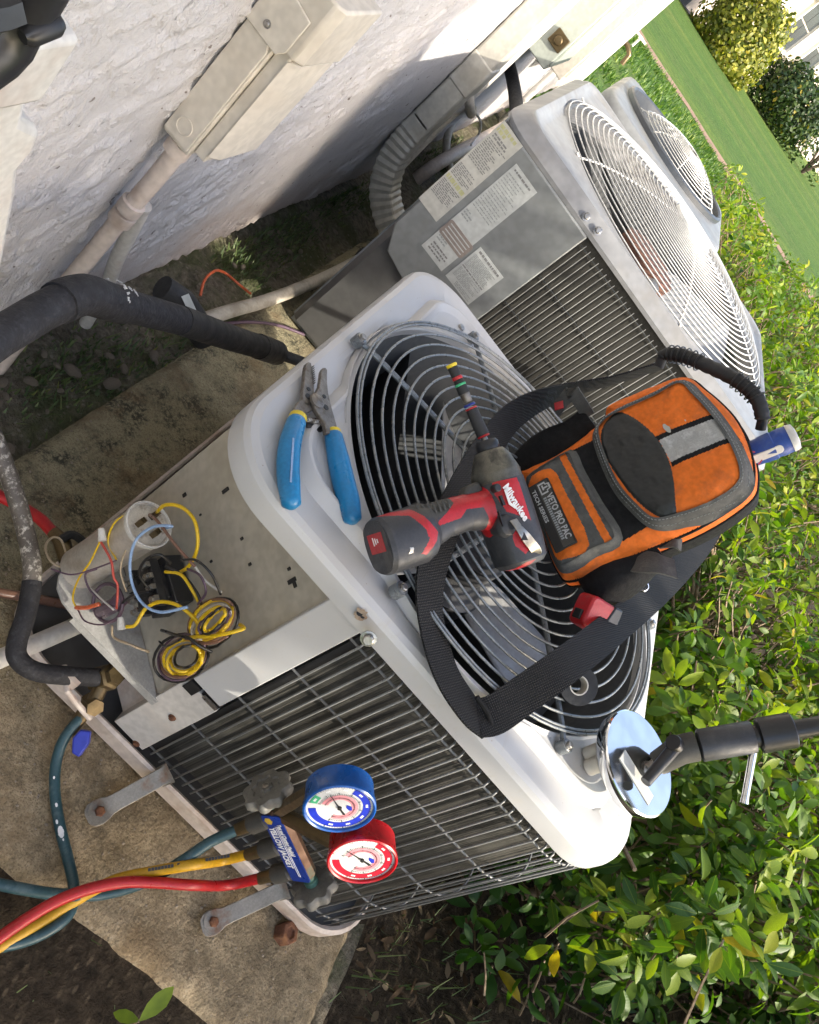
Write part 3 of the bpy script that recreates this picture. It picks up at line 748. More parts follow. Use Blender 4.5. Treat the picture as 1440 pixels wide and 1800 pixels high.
# galvanised hold-down straps
def strap(u0, v0, u1, v1):
    b0 = oz(u0, v0, .003); t1 = ox(u1, v1, FX - .006)
    y0 = (b0.y + t1.y) / 2
    root = thing('hold_down_strap', '', 'strap')
    ln = (Vector((FX - .008, t1.y, .045)) - b0)
    m = MB()
    foot = Vector((b0.x, b0.y, .004)); dr = Vector((FX - .008 - b0.x, t1.y - b0.y, 0)); L = dr.length; dr.normalize(); sd = Vector((-dr.y, dr.x, 0))
    wd = .0135
    prof = [(-.0165, .004, .35), (-.0145, .004, .75), (-.009, .004, 1.05), (0.0, .004, 1.15), (.010, .0045, 1.05), (.016, .006, .85), (.022, .010, .8), (L - .006, .042, .8), (L - .001, .048, .85), (L, max(.056, t1.z - .016), 1.0)]
    R = []
    wb = wd
    for s_, z_, kw in prof:
        wd = wb * kw; c = Vector((foot.x, foot.y, z_)) + dr * s_
        R.append([c - sd * wd, c + sd * wd, c + sd * wd + Vector((0, 0, .002)) - dr * .0015, c - sd * wd + Vector((0, 0, .002)) - dr * .0015])
    wd = wb
    for zz, kk_ in ((-.008, .95), (-.003, .8), (.001, .45)):
        c = Vector((foot.x, foot.y, t1.z + zz)) + dr * L
        R.append([c - sd * wd * kk_, c + sd * wd * kk_, c + sd * wd * kk_ - dr * .002, c - sd * wd * kk_ - dr * .002])
    m.rings(R); o = m.build('strap_band', MT['rustgalv'], root, 40, .0008)
    m = MB(); m.lathe([(.0145, .0035), (.0145, .0068), (.004, .0068), (.0038, .0025)], 20, T(foot.x, foot.y, 0)); m.build('foot_washer', MT['rustgalv'], root)
    m = MB(); m.lathe([(.0065, .006), (.0065, .010), (.005, .011), (.0002, .011)], 6, T(foot.x, foot.y, 0)); m.build('anchor_bolt', MT['rust'], root)
    for dz, e in ((-.012, .3), (-.020, -.45), (-.028, .35), (-.040, -.3)):
        c = Vector((foot.x, foot.y, t1.z + dz)) + dr * (L - .0035) + sd * e * .012
        m = MB(); m.box((0, 0, 0), (.0045, .0075, .0014), frame(c, -dr, y=(0, 0, 1))); m.build('slot', MT['black'], root)
    m = MB(); c = Vector((foot.x, foot.y, t1.z - .048)) + dr * (L - .003); m.lathe([(.0055, 0), (.005, .003), (.0002, .0035)], 8, frame(c, -dr, y=(0, 0, 1))); m.build('screw', MT['rust'], root)
    return root
s1 = strap(172, 1428, 288, 1362); tag(s1, 'galvanised hold-down strap below the blue valve cap, bolted to the pad', 'strap', 'hold-down straps')
s2 = strap(372, 1622, 496, 1562); tag(s2, 'rusty hold-down strap under the red hose end, near the rounded corner', 'strap', 'hold-down straps')
m = MB(); p = oz(505, 1640, .008); m.lathe([(.015, -.006), (.0158, -.002), (.0158, .012), (.0145, .0145), (.008, .0145), (.0075, .011), (.0003, .011)], 6, T(p.x, p.y, 0) @ RZ(.4) @ RX(.12)); tag(m.build('rusty_nut', MT['rust'], None, 25, .001), 'rusty brown anchor nut on the pad by the grille corner', 'nut')

# ------------------------------------------------------------------ wiring corner
ct = ox(262, 922, .622); cb = Vector((.632, -.012, .134))
CAP = thing('capacitor', 'silver round capacitor with stained white top standing in the wiring corner', 'capacitor')
ax = (ct - cb); cm = frame(cb, ax, x=(1, 0, 0)); L = ax.length
m = MB(); m.lathe([(.024, 0), (.0255, .002), (.0255, L - .006), (.0268, L - .004), (.0268, L), (.0245, L), (.024, L - .003)], 36, cm, True, False); m.build('can', MT['capm'], CAP, 40)
m = MB(); m.lathe([(.0243, L - .003), (.0003, L - .003)], 30, cm, False, False); m.build('lid', MT['captop'], CAP)
m = MB(); m.lathe([(.0272, L - .005), (.0276, L + .001), (.0262, L + .0015), (.0246, L - .001)], 36, cm, False, False); m.build('lid_rim', MT['w_white'], CAP, 60)
m = MB()
for a in (20, 140, 250):
    for e in range(3): m.box((.012 * math.cos(math.radians(a)) + (e - 1) * .003, .012 * math.sin(math.radians(a)), L + .004), (.0008, .006, .012), cm)
m.build('terminal', MT['brass'], CAP)
# contactor on the panel
con = MB()
base = dm.inverted() @ dia(308, 1030, 0)
con.box((base.x, base.y, .012), (.058, .052, .024), dm); con.box((base.x, base.y + .002, .032), (.040, .034, .018), dm); con.box((base.x, base.y - .016, .036), (.056, .008, .012), dm); con.box((base.x, base.y + .018, .036), (.056, .008, .012), dm)
con = con.build('contactor', MT['plastic_black'], U1, 30, .0012)
for i in range(4):
    for e in (-1, 1):
        m = MB(); m.box((base.x - .02 + i * .0135, base.y + e * .018, .046), (.006, .012, .006), dm)
        m.cyl(dm @ Vector((base.x - .02 + i * .0135, base.y + e * .020, .046)), dm @ Vector((base.x - .02 + i * .0135, base.y + e * .020, .052)), .0028, 8); m.build('contactor_terminal', MT['steel'], con)
m = MB()
for i in range(3): m.box((base.x - .015 + i * .014, base.y - .004, .0435), (.009, .020, .005), dm @ RZ(.1 * (i - 1)))
m.build('arc_cover', MT['rubber'], con)
m = MB(); pp = [dia(190 + 26 * math.cos(t / 9 * math.pi), 1060 - 34 * math.sin(t / 9 * math.pi), .055) for t in range(19)]
m.tube(pp, .0022, 7); m.tube([dia(180, 1075, .05), dia(205, 1062, .055), dia(215, 1050, .05)], .009, 10); m.build('wire_grommet', MT['w_purple'], U1)
def wire(pts, mt, r=.0023, off=.03, name='wire', par=None):
    P = []
    for i, q in enumerate(pts):
        o_f = q[2] if len(q) > 2 else off
        P.append(dia(q[0], q[1], o_f))
    m = MB(); m.tube(spl(P, 7), r * .70, 8); return m.build(name, MT[mt], par or U1, 180)
wire([(272, 905, .05), (290, 888, .06), (320, 892, .055), (343, 918, .05), (347, 962, .045), (332, 995, .04), (312, 1008, .035)], 'w_yellow', .0030)
wire([(285, 930, .05), (302, 925, .07), (270, 926, .078), (240, 948, .085), (229, 985, .088), (232, 1025, .085), (250, 1060, .08), (282, 1076, .072), (330, 1067, .06)], 'w_blue', .0024)
wire([(252, 900, .045), (275, 914, .062), (310, 960, .06), (343, 996, .05)], 'w_brown', .0026)
wire([(343, 996, .05), (360, 1020, .04), (390, 1042, .03)], 'w_white', .002)
wire([(222, 1102, .07), (238, 1098, .065), (256, 1070, .06), (282, 1058, .055), (312, 1064, .05), (340, 1085, .04), (352, 1104, .03)], 'w_yellow', .0030)
wire([(290, 1005, .05), (318, 1010, .045), (338, 1038, .04), (352, 1064, .03)], 'w_yellow', .0026)
wire([(290, 995, .052), (322, 1012, .042), (345, 1040, .036), (356, 1066, .03)], 'w_black', .0024)
wire([(176, 950, .09), (195, 985, .085), (200, 1015, .08), (207, 1030, .075), (205, 1070, .07)], 'w_red', .0020)
wire([(182, 938, .09), (160, 985, .09), (138, 1018, .09), (128, 1050, .085), (135, 1070, .08)], 'w_yellow', .0016)
wire([(134, 1068, .08), (152, 1068, .083), (174, 1062, .082)], 'w_orange', .0036, name='splice_sleeve')
wire([(197, 1100, .065), (200, 1120, .06), (226, 1132, .055), (262, 1146, .03)], 'w_tan', .0022)
wire([(170, 1000, .08), (150, 1010, .085), (160, 1040, .08), (190, 1062, .07), (204, 1066, .065)], 'w_purple', .0018)
wire([(150, 1025, .08), (175, 1050, .075), (200, 1072, .07)], 'w_white', .0016)
wire([(137, 1072, .08), (150, 1092, .08), (180, 1098, .075), (205, 1086, .07)], 'w_purple', .0014)
wire([(90, 1000, .11), (125, 1010, .10), (165, 1000, .09), (205, 985, .08)], 'w_purple', .0014)
wire([(215, 1060, .06), (235, 1045, .055), (262, 1040, .05)], 'w_black', .0022)
wire([(300, 990, .06), (280, 975, .075), (255, 985, .08), (245, 1010, .075), (262, 1035, .06)], 'w_black', .0022)
wire([(330, 1000, .05), (352, 1012, .055), (362, 1040, .05), (348, 1062, .045)], 'w_purple', .002)
wire([(318, 985, .06), (345, 985, .06), (372, 1010, .05), (388, 1045, .035)], 'w_black', .002)
wire([(255, 930, .05), (235, 905, .07), (205, 915, .085), (190, 950, .085), (205, 985, .075)], 'w_yellow', .0016)
wire([(262, 915, .05), (248, 935, .065), (225, 960, .075), (212, 1000, .075), (222, 1040, .065)], 'w_tan', .0016)
for u, v, o_f in ((178, 929, .092), (212, 1085, .072)):
    a = dia(u, v, o_f); b = dia(u + 2, v + 22, o_f)
    m = MB(); m.tube([a, a.lerp(b, .3), b], [.0034, .0042, .0050], 10); m.build('wire_nut', MT['w_white'], U1, 40)
BUN = thing('wire_bundle', 'coiled yellow, brown and black wire bundle hanging on the tan panel', 'wire bundle')
def loop(cu, cv, ru, rv, ang, off, mt, r, a0=0, a1=360):
    P = []
    for k in range(25):
        t = math.radians(a0 + (a1 - a0) * k / 24); x = ru * math.cos(t); y = rv * math.sin(t)
        P.append(dia(cu + x * math.cos(ang) - y * math.sin(ang), cv + x * math.sin(ang) + y * math.cos(ang), off + .008 * math.sin(t * 2 + ru)))
    m = MB(); m.tube([p + Vector((random.gauss(0, .0003), random.gauss(0, .0003), random.gauss(0, .0003))) for p in P], r * .70, 8); m.build('wire', MT[mt], BUN, 180)
for i, (mt, r) in enumerate((('w_black', .0024), ('w_brown', .0024), ('w_yellow', .0027), ('w_white', .002), ('w_yellow', .0027), ('w_purple', .002), ('w_black', .002), ('w_yellow', .0024))):
    loop(374 + random.uniform(-4, 4), 1092 + random.uniform(-4, 4), 50 - i * 3.5, 36 - i * 4.0, -.75 + random.uniform(-.12, .12), .018 + i * .006, mt, r)
for i, (mt, r) in enumerate((('w_black', .0025), ('w_purple', .0023), ('w_brown', .0026), ('w_yellow', .0027), ('w_yellow', .0027), ('w_yellow', .0025), ('w_black', .0022))):
    loop(318 + i * 1.6, 1158 + random.uniform(-4, 4), 50 - i * 4.5, 40 - i * 3.8, -.6 + random.uniform(-.15, .15), .018 + i * .005, mt, r)
wire([(335, 1120, .05), (372, 1118, .055), (405, 1112, .05), (428, 1105, .04), (422, 1098, .035)], 'w_yellow', .003, par=BUN)
wire([(338, 1130, .05), (375, 1130, .05), (400, 1118, .045)], 'w_brown', .0026, par=BUN)
wire([(284, 1108, .04), (308, 1116, .055), (332, 1122, .06), (350, 1135, .055), (372, 1146, .04)], 'w_black', .0026, par=BUN, name='tie')
wire([(280, 1128, .035), (292, 1136, .04), (318, 1124, .055)], 'w_black', .0018, par=BUN, name='tie')

# ------------------------------------------------------------------ lines, valve and hoses at the open corner
def pipe(name, pts, r, mt, label, cat, n=12, sm=8, group=None, extra=None):
    t_ = thing(name, label, cat, group=group); m = MB(); P = spl(pts, sm)
    m.tube(P, r, n); m.build('tube', MT[mt], t_, 60)
    return t_
SL = thing('suction_line', 'dark bare pipe bending down to the brass valve, its upper end speckled pale', 'pipe')
P = spl([oz(-40, 700, .17), oz(-8, 775, .16), oz(20, 850, .145), oz(44, 930, .13), oz(57, 1005, .12), oz(47, 1075, .11), oz(30, 1128, .10), oz(32, 1158, .095), oz(62, 1180, .092), oz(120, 1188, .09), oz(192, 1192, .088)], 8)
kk = int(len(P) * .42)
m = MB(); m.tube(P[:kk + 1], .0105, 12); m.build('speckled_section', MT['silver_foam'], SL, 60)
m = MB(); m.tube(P[kk:], .0112, 12); m.build('dark_section', MT['foam'], SL, 60)
VAL = thing('service_valve', 'tarnished brass service valve under the galvanised shelf', 'valve')
a = oz(186, 1192, .088)
m = MB(); m.lathe([(.012, -.02), (.016, -.018), (.016, .012), (.012, .014), (.012, .022), (.0002, .022)], 6, frame(a, (0, -.2, 1), x=(1, 0, 0))); m.build('valve_body', MT['brass'], VAL, 30)
b = oz(162, 1238, .07)
m = MB(); m.lathe([(.011, -.012), (.011, .012), (.0002, .013)], 6, frame(b, (-.4, -.3, .6), x=(1, 0, 0))); m.lathe([(.009, -.012), (.009, .016)], 14, frame(a.lerp(b, .5), (b - a), x=(1, 0, 0))); m.build('flare_nut', MT['brass'], VAL, 30)
m = MB(); m.tube([oz(112, 1170, .085), oz(118, 1215, .085), oz(140, 1242, .075), oz(158, 1262, .06)], .004, 8); m.box(oz(118, 1200, .085), (.006, .02, .03)); m.build('valve_bracket', MT['pinkish'], VAL, 40)
m = MB(); m.prism([(0, 0), (.012, .002), (.016, -.012), (.012, -.03), (.002, -.028), (-.004, -.012)], -.006, .006, frame(oz(142, 1282, .045), (-.6, .2, .7), x=(.2, -.7, .3))); tag(m.build('valve_cap', MT['cap_blue'], None, 40, .002), 'blue plastic valve cap hanging by the teal hose end', 'cap')
pipe('drain_pipe', [oz(-60, 1185, .035), oz(0, 1158, .035), oz(70, 1128, .035), oz(180, 1080, .035)], .0115, 'pvcw', 'white plastic drain pipe passing under the wiring shelf', 'pipe')
pipe('small_copper_line', [oz(-40, 1030, .02), oz(0, 1042, .02), oz(60, 1052, .02), oz(160, 1072, .02)], .0062, 'w_brown', 'thin brown pipe lying on the pad behind the dark pipe', 'pipe')
RH = pipe('red_charging_hose', [oz(-40, 852, .05), oz(0, 872, .06), oz(40, 893, .07), oz(70, 912, .085), oz(95, 938, .095)], .0075, 'red', 'short red hose end reaching the dark fitting behind the bare pipe', 'hose')
m = MB(); m.tube([oz(93, 935, .095), oz(108, 950, .10), oz(118, 985, .10)], [.0085, .011, .010], 10); m.build('fitting', MT['brass'], RH, 40)
m = MB(); m.tube(spl([oz(108, 948, .11), oz(128, 940, .115), oz(150, 958, .11), oz(160, 985, .10)], 6), .0055, 8); m.build('fitting_elbow', MT['rubber'], RH)
m = MB(); m.tube(spl([oz(112, 1000, .12), oz(88, 985, .12), oz(80, 960, .12), oz(92, 945, .12), oz(108, 950, .12), oz(122, 985, .12), oz(150, 1005, .12)], 6), .0014, 6); m.build('loose_wire', MT['w_tan'], RH)
TH = pipe('teal_hose', [oz(150, 1252, .050), oz(136, 1268, .045), oz(112, 1300, .03), oz(98, 1345, .015), oz(97, 1400, .008), oz(107, 1460, .006), oz(122, 1520, .008), oz(130, 1565, .014), oz(122, 1605, .016), oz(92, 1632, .014), oz(50, 1652, .008), oz(0, 1664, .005), oz(-70, 1672, .002)], .0064, 'teal', 'teal hose curving over the pad from the brass valve, paint flecked', 'hose', 14)
m = MB(); m.tube([oz(158, 1242, .055), oz(146, 1256, .048), oz(122, 1288, .034)], [.0085, .009, .007], 12); m.build('ferrule', MT['brass'], TH, 40)
TP = spl([oz(98, 1345, .015), oz(97, 1400, .008), oz(107, 1460, .006), oz(122, 1520, .008)], 40)
for f0, f1, a0, a1 in ((.62, .74, -.5, .6), (.40, .44, -.3, .2), (.12, .15, .0, .4), (.56, .60, .1, .6), (.75, .77, -.2, .1)):
    m = MB(); i0, i1 = int(f0 * len(TP)), int(f1 * len(TP)); V = []; rw = []
    for i_ in range(i0, i1 + 1):
        t_ = (TP[i_ + 1] - TP[i_ - 1]).normalized(); toc = (Vector((0, 0, CAMZ)) - TP[i_]); nn_ = (toc - t_ * toc.dot(t_)).normalized(); bb_ = t_.cross(nn_); e_ = math.sin(math.pi * (i_ - i0 + .3) / (i1 - i0 + .6)) ** .5
        for j_ in range(6):
            a = (a0 + (a1 - a0) * (.5 + (j_ / 5 - .5) * e_ * random.uniform(.75, 1.0))); V.append(TP[i_] + (nn_ * math.cos(a) + bb_ * math.sin(a)) * .0068)
    nr = i1 - i0 + 1; m.add(V, [(6 * p + q_, 6 * p + q_ + 1, 6 * p + q_ + 7, 6 * p + q_ + 6) for p in range(nr - 1) for q_ in range(5)]); m.build('paint_fleck', MT['white_print'], TH)

# ------------------------------------------------------------------ gauge manifold hanging on the grille
GX = .535
k1, k2 = ox(472, 1392, GX), ox(552, 1560, GX)
bdir = (k2 - k1).normalized(); upv = Vector((1, 0, 0)).cross(bdir); upv = upv if upv.z > 0 else -upv
MAN = thing('gauge_manifold', 'charging manifold with one blue and one red gauge hung on the grille', 'gauge manifold')
b0, b1 = k1 + bdir * .022, k2 - bdir * .022
m = MB(); m.tube([b0, b0.lerp(b1, .03), b0.lerp(b1, .97), b1], [.0085, .0115, .0115, .0085], 8); m.build('manifold_bar', MT['copper'], MAN, 30)
fm = frame(b0, Vector((-1, 0, 0)), x=bdir)                # x along the bar, z towards the camera side
bl = (b1 - b0).length
m = MB(); m.prism(rrect(bl * .47, .0125, .003), .0105, .0125, fm @ T(bl / 2, -.002, 0)); plate = m.build('name_plate', MT['platebl'], MAN, 30)
tp = (Matrix.Identity(4))
tm = fm @ T(bl * .19, .0, .0127)
for s_, sz, yo, bo in (('YELLOW JACKET', .0103, -.0105, .0003), ('Test and Charging Manifold', .0075, .0022, .0002)):
    text(s_, sz, 'lettering', MT['white_print'], plate, tm @ T(0 if yo < 0 else -.006, yo, 0), bo, .86 if yo < 0 else .62)
m = MB()
for yo in (-.0012, .0008): m.box((bl * .53, yo, .0127), (bl * .72, .0006, .0004), fm)
m.build('plate_line', MT['white_print'], plate)
m = MB(); m.prism([(bl * .1 + .0055 * math.cos(math.radians(60 * i + 30)), -.0068 + .0055 * math.sin(math.radians(60 * i + 30))) for i in range(6)], .0122, .0129, fm); m.build('emblem', MT['gold'], plate)
def handwheel(c, axis):
    fmk = frame(c, axis, x=(.2, .3, .9)); n = 72
    def ring(rf, z): return [((rf * (1 + .10 * math.cos(8 * 2 * math.pi * j / n))) * math.cos(2 * math.pi * j / n), (rf * (1 + .10 * math.cos(8 * 2 * math.pi * j / n))) * math.sin(2 * math.pi * j / n), z) for j in range(n)]
    m = MB(); m.rings([ring(.012, -.008), ring(.0245, -.006), ring(.027, -.002), ring(.027, .005), ring(.0248, .008), ring(.016, .0085), ring(.0145, .0065), ring(.0075, .0065), ring(.0065, .009), ring(.0002, .009)], True, False, False, fmk)
    kb = m.build('handwheel', MT['knob'], MAN, 40)
    m = MB(); m.lathe([(.0042, .009), (.0042, .0105), (.0025, .0112), (.0002, .0112)], 12, fmk); m.build('hub_screw', MT['steel'], kb)
    m = MB(); m.lathe([(.0065, -.024), (.0065, -.016), (.0085, -.015), (.0085, -.0075)], 12, fmk); m.build('valve_stem', paint('verdigris_stem', (.12, .26, .20), .5, .5, .3, 60, (.3, .2, .1), 60, .6), kb)
handwheel(k1, -bdir); handwheel(k2, bdir)
def gauge(u, v, x, case, ink, needle, nm):
    c = ox(u, v, x); toC = (Vector((0, 0, CAMZ)) - c).normalized(); cd = Vector((RW[0][1], RW[1][1], RW[2][1]))
    n = (toC * .72 + cd * .69).normalized(); g = frame(c, n, y=upv)
    r = .0365; root = MB()
    root.lathe([(.006, -.027), (.030, -.027), (.0345, -.024), (.0352, -.004), (r, -.002), (r, .0035), (r - .0015, .0045), (r - .003, .0035), (r - .0032, .0008)], 56, g, True, False)
    cs = root.build('gauge_case', MT[case], MAN, 35)
    ra = r - .0032
    def disc(r0, r1, z, mt, a0=0, a1=360, nme='dial_band', n_=72):
        m = MB(); q = max(4, int(n_ * (a1 - a0) / 360)); V = []
        for i in range(q + 1):
            a = math.radians(a0 + (a1 - a0) * i / q); V += [(r0 * math.cos(a), r0 * math.sin(a), z), (r1 * math.cos(a), r1 * math.sin(a), z)]
        m.add(V, [(2 * i, 2 * i + 1, 2 * i + 3, 2 * i + 2) for i in range(q)], g); return m.build(nme, MT[mt], cs, 180)
    dial = disc(.0, ra, .0008, 'dwhite', 0, 360, 'dial')
    disc(ra * .70, ra * .93, .0011, ink, -112, 128)
    if nm == 'blue': disc(ra * .70, ra * .93, .0011, 'dgreen', 208, 232)
    disc(ra * .36, ra * .56, .0011, 'dpink', -50, 230)
    m = MB()
    for i in range(57):
        a = math.radians(-50 + 280 * i / 56); big = i % 7 == 0
        for r0, r1 in ((ra * .58, ra * (.68 if big else .64)), (ra * .42, ra * .47), (ra * .90, ra * (.97 if big else .94))):
            t = .00042 if big else .00026; d_ = Vector((math.cos(a), math.sin(a), 0)); s_ = Vector((-d_.y, d_.x, 0)) * t
            m.add([d_ * r0 - s_ + Vector((0, 0, .0014)), d_ * r1 - s_ + Vector((0, 0, .0014)), d_ * r1 + s_ + Vector((0, 0, .0014)), d_ * r0 + s_ + Vector((0, 0, .0014))], [(0, 1, 2, 3)], g)
    m.build('scale_marks', MT['ink'], cs)
    m = MB()
    for i in range(8):
        a = math.radians(-40 + 260 * i / 7); d_ = Vector((math.cos(a), math.sin(a), 0)); s_ = Vector((-d_.y, d_.x, 0))
        for e in (-1, 0, 1):
            c_ = d_ * ra * .815 + s_ * e * .0016
            m.add([c_ + s_ * .0006 - d_ * .0012, c_ + s_ * .0006 + d_ * .0012, c_ - s_ * .0006 + d_ * .0012, c_ - s_ * .0006 - d_ * .0012], [(0, 1, 2, 3)], g @ T(0, 0, .0014))
    m.build('scale_figures', MT['white_print'], cs)
    m = MB(); m.prism([(-.004, .004), (.001, .0075), (.006, .006), (.005, .003), (.0, .002)], .0012, .0014, g @ T(.003, .004, 0)); m.build('dial_emblem', MT['dblue'], cs)
    pn = g.inverted() @ opl(needle[0], needle[1], c, n); an = math.atan2(pn.y, pn.x)
    m = MB(); L_ = ra * .68
    m.prism([(-.012, -.0009), (-.011, .0012), (-.004, .0008), (L_, .0001), (L_, -.0001), (-.004, -.0008), (-.011, -.0012)], .0018, .0023, g @ RZ(an)); m.lathe([(.0022, .0012), (.0022, .003), (.0002, .0032)], 14, g); m.build('needle', MT['ink'], cs)
    gl = NT('gauge_lens_' + nm); gl.b.inputs['Transmission Weight'].default_value = 1.0; gl.b.inputs['IOR'].default_value = 1.05; gl.set((1, 1, 1), .02, 0, .5)
    dn_ = c - upv * .034 - n * .016
    # stem to the bar
    t = max(.08, min(.92, (dn_ - b0).dot(bdir) / bl)); q = b0.lerp(b1, t)
    m = MB(); m.tube([dn_, dn_.lerp(q, .5), q], [.0075, .0085, .009], 6); m.build('gauge_stem', MT['brass'], cs, 30)
    st = g @ Vector((.0353 * math.cos(.5), .0353 * math.sin(.5), -.013))
    m = MB(); m.prism([(.0085 * math.cos(i * .5), .0085 * math.sin(i * .5)) for i in range(13)], -.001, .0006, frame(st, st - g @ Vector((0, 0, -.013)), y=n)); m.build('gauge_sticker', MT['w_orange'], cs)
    return cs
gauge(597, 1418, .487, 'gblue', 'dblue', (577, 1390), 'blue')
gauge(637, 1510, .487, 'gred', 'dred', (608, 1492), 'red')
hose_end = []
for (u0, v0, u1, v1) in ((487, 1432, 398, 1466), (507, 1480, 418, 1508), (527, 1525, 440, 1549)):
    a = ox(u0, v0, GX - .002); b = ox(u1, v1, GX - .012); d_ = (b - a)
    m = MB(); m.tube([a, a + d_ * .16], .0085, 6); m.build('port', MT['copper'], MAN, 30)
    m = MB(); m.tube([a + d_ * .16, a + d_ * .18, a + d_ * .48, a + d_ * .50], [.0095, .0118, .0118, .0100], 18); m.build('knurled_nut', MT['grip'], MAN, 40)
    m = MB(); m.tube([a + d_ * .50, a + d_ * .55, a + d_ * .80], [.0078, .0082, .0074], 14); m.build('ferrule', MT['brass'], MAN, 40)
    hose_end.append((a + d_ * .74, d_.normalized()))
e0, e1, e2 = [h[0] for h in hose_end]
pipe('teal_hose', [e0, ox(370, 1480, .505), oz(330, 1507, .11), oz(280, 1538, .075), oz(230, 1560, .05), oz(165, 1574, .03), oz(100, 1572, .026), oz(40, 1563, .018), oz(-10, 1553, .012), oz(-80, 1540, .01)], .0064, 'teal', 'teal hose from the upper manifold port crossing under the red hose', 'hose', 14)
yl = pipe('yellow_hose', [e1, ox(390, 1513, .515), oz(340, 1520, .115), oz(270, 1532, .08), oz(200, 1548, .055), oz(130, 1585, .022), oz(80, 1617, .012), oz(20, 1652, .008), oz(-60, 1700, .005)], .0062, 'yellow', 'yellow hose with black print from the middle manifold port', 'hose', 14)
pipe('red_hose', [e2, ox(400, 1556, .51), oz(340, 1556, .095), oz(280, 1552, .085), oz(220, 1551, .075), oz(160, 1562, .065), oz(105, 1582, .052), oz(55, 1610, .04), oz(0, 1648, .03), oz(-70, 1700, .02)], .0064, 'red', 'red hose from the lower manifold port, lying over the teal hoses', 'hose', 14)
# print along the yellow hose
m = MB(); ya = ox(405, 1502, .510); yb = oz(262, 1527, .094)
for i in range(26):
    if i in (8, 9, 17): continue
    p = ya.lerp(yb, (i + .5) / 26); m.box((0, 0, 0), (.0032, .0035, .0006), frame(p + Vector((-.0038, .0015, .0036)), (-.55, .2, .8), x=yb - ya))
m.build('hose_print', MT['ink'], yl)

# ------------------------------------------------------------------ air conditioner 2: grey, labelled, domed guard
U2 = thing('air_conditioner', 'grey labelled air conditioner with pale domed fan guard, second in the row', 'air conditioner', (0, 0, 0))
cx2, cy2, hx2, hy2 = 1.975, -.3105, .42, .4245
o2 = lambda off, rad: (lambda a: rrad(a, hx2 - off, hy2 - off, rad))
r2 = lambda off, rad, k: (lambda a: max(rrad(a, hx2 - off, hy2 - off, rad), k))
N = 200
annulus([polar(o2(.012, .05), .610, N, cx2, cy2), polar(o2(0, .06), .612, N, cx2, cy2), polar(o2(0, .06), .620, N, cx2, cy2), polar(o2(.024, .055), .643, N, cx2, cy2), polar(o2(.028, .053), .6455, N, cx2, cy2),
         polar(r2(.040, .05, .383), .6435, N, cx2, cy2), polar(r2(.046, .05, .382), .6385, N, cx2, cy2), polar(r2(.060, .05, .380), .638, N, cx2, cy2), polar(lambda a: .378, .641, N, cx2, cy2), polar(lambda a: .372, .643, N, cx2, cy2), polar(lambda a: .366, .640, N, cx2, cy2), polar(lambda a: .362, .60, N, cx2, cy2)], 'top_cover', MT['grey_top'], U2, 40)
annulus([polar(lambda a: .362, .602, 80, cx2, cy2), polar(lambda a: .355, .45, 80, cx2, cy2), polar(lambda a: .001, .44, 80, cx2, cy2)], 'fan_shroud', MT['inner'], U2)
PX = 1.560
m = MB(); m.prism([(PX, .088), (PX, -.146), (PX + .02, -.15), (PX + .10, .105), (PX + .012, .104)], .012, .612); m.build('cabinet_corner', MT['grey_dark'], U2, 30)  # corner block darker than the service panel
fmx = frame((PX - .012, 0, 0), (-1, 0, 0), y=(0, 0, 1))      # local x = -Y side, y up, z to the camera
sx = 1 if (fmx.to_3x3() @ Vector((1, 0, 0))).y < 0 else -1
m = MB(); m.prism([(sx * -.100, .6115), (sx * -.100, .335), (sx * -.070, .285), (sx * .146, .245), (sx * .146, .6115)], -.010, .0, fmx); svc = m.build('service_panel', MT['grey'], U2, 30, .003)
m = MB(); m.box((1.98, .103, .315), (.82, .004, .60)); m.box((2.388, -.31, .315), (.004, .80, .60)); m.box((1.98, -.30, .012), (.82, .80, .024)); m.build('side_panel', MT['grey'], U2)
# labels with printed lines
def plate_on(corners, name, mt, rows, seed):
    P = [fmx.inverted() @ ox(u, v, PX - .012) for u, v in corners]
    x0 = (P[0].x + P[1].x) / 2; x1 = (P[2].x + P[3].x) / 2; y0 = (P[0].y + P[3].y) / 2; y1 = (P[1].y + P[2].y) / 2
    if x0 > x1: x0, x1 = x1, x0
    if y0 > y1: y0, y1 = y1, y0
    m = MB(); m.box(((x0 + x1) / 2, (y0 + y1) / 2, .0004), (x1 - x0, y1 - y0, .0006), fmx); lb = m.build(name, MT[mt], svc)
    r = random.Random(seed); W, H = x1 - x0, y1 - y0
    for (fy0, fy1, fx0, fx1, lines, ink, wt) in rows:
        m = MB(); lh = (fy1 - fy0) * H / lines
        for i in range(lines):
            yy = y1 - (fy0 * H) - (i + .5) * lh; xx = x0 + fx0 * W; xe = x0 + fx1 * W * (1 if r.random() < .75 else r.uniform(.5, .95))
            while xx < xe:
                ww = r.uniform(.003, .010)
                if xx + ww > xe: break
                m.box((xx + ww / 2, yy, .0009), (ww, lh * wt, .0004), fmx); xx += ww + .0017
        if m.v: m.build('print', MT[ink], lb)
    return lb
plate_on([(743, 343), (890, 206), (914, 259), (762, 397)], 'warning_label', 'paper2', [(.02, .10, .05, .97, 2, 'inkyellow', .8), (.11, .16, .1, .9, 2, 'inkgrey', .6), (.17, .42, .06, .94, 13, 'inkgrey', .45), (.49, .62, .06, .94, 8, 'inkgrey', .5), (.63, .68, .05, .95, 1, 'inkyellow', .8), (.69, .86, .06, .94, 10, 'inkgrey', .5), (.90, .95, .5, .75, 1, 'ink', .9)], 1)
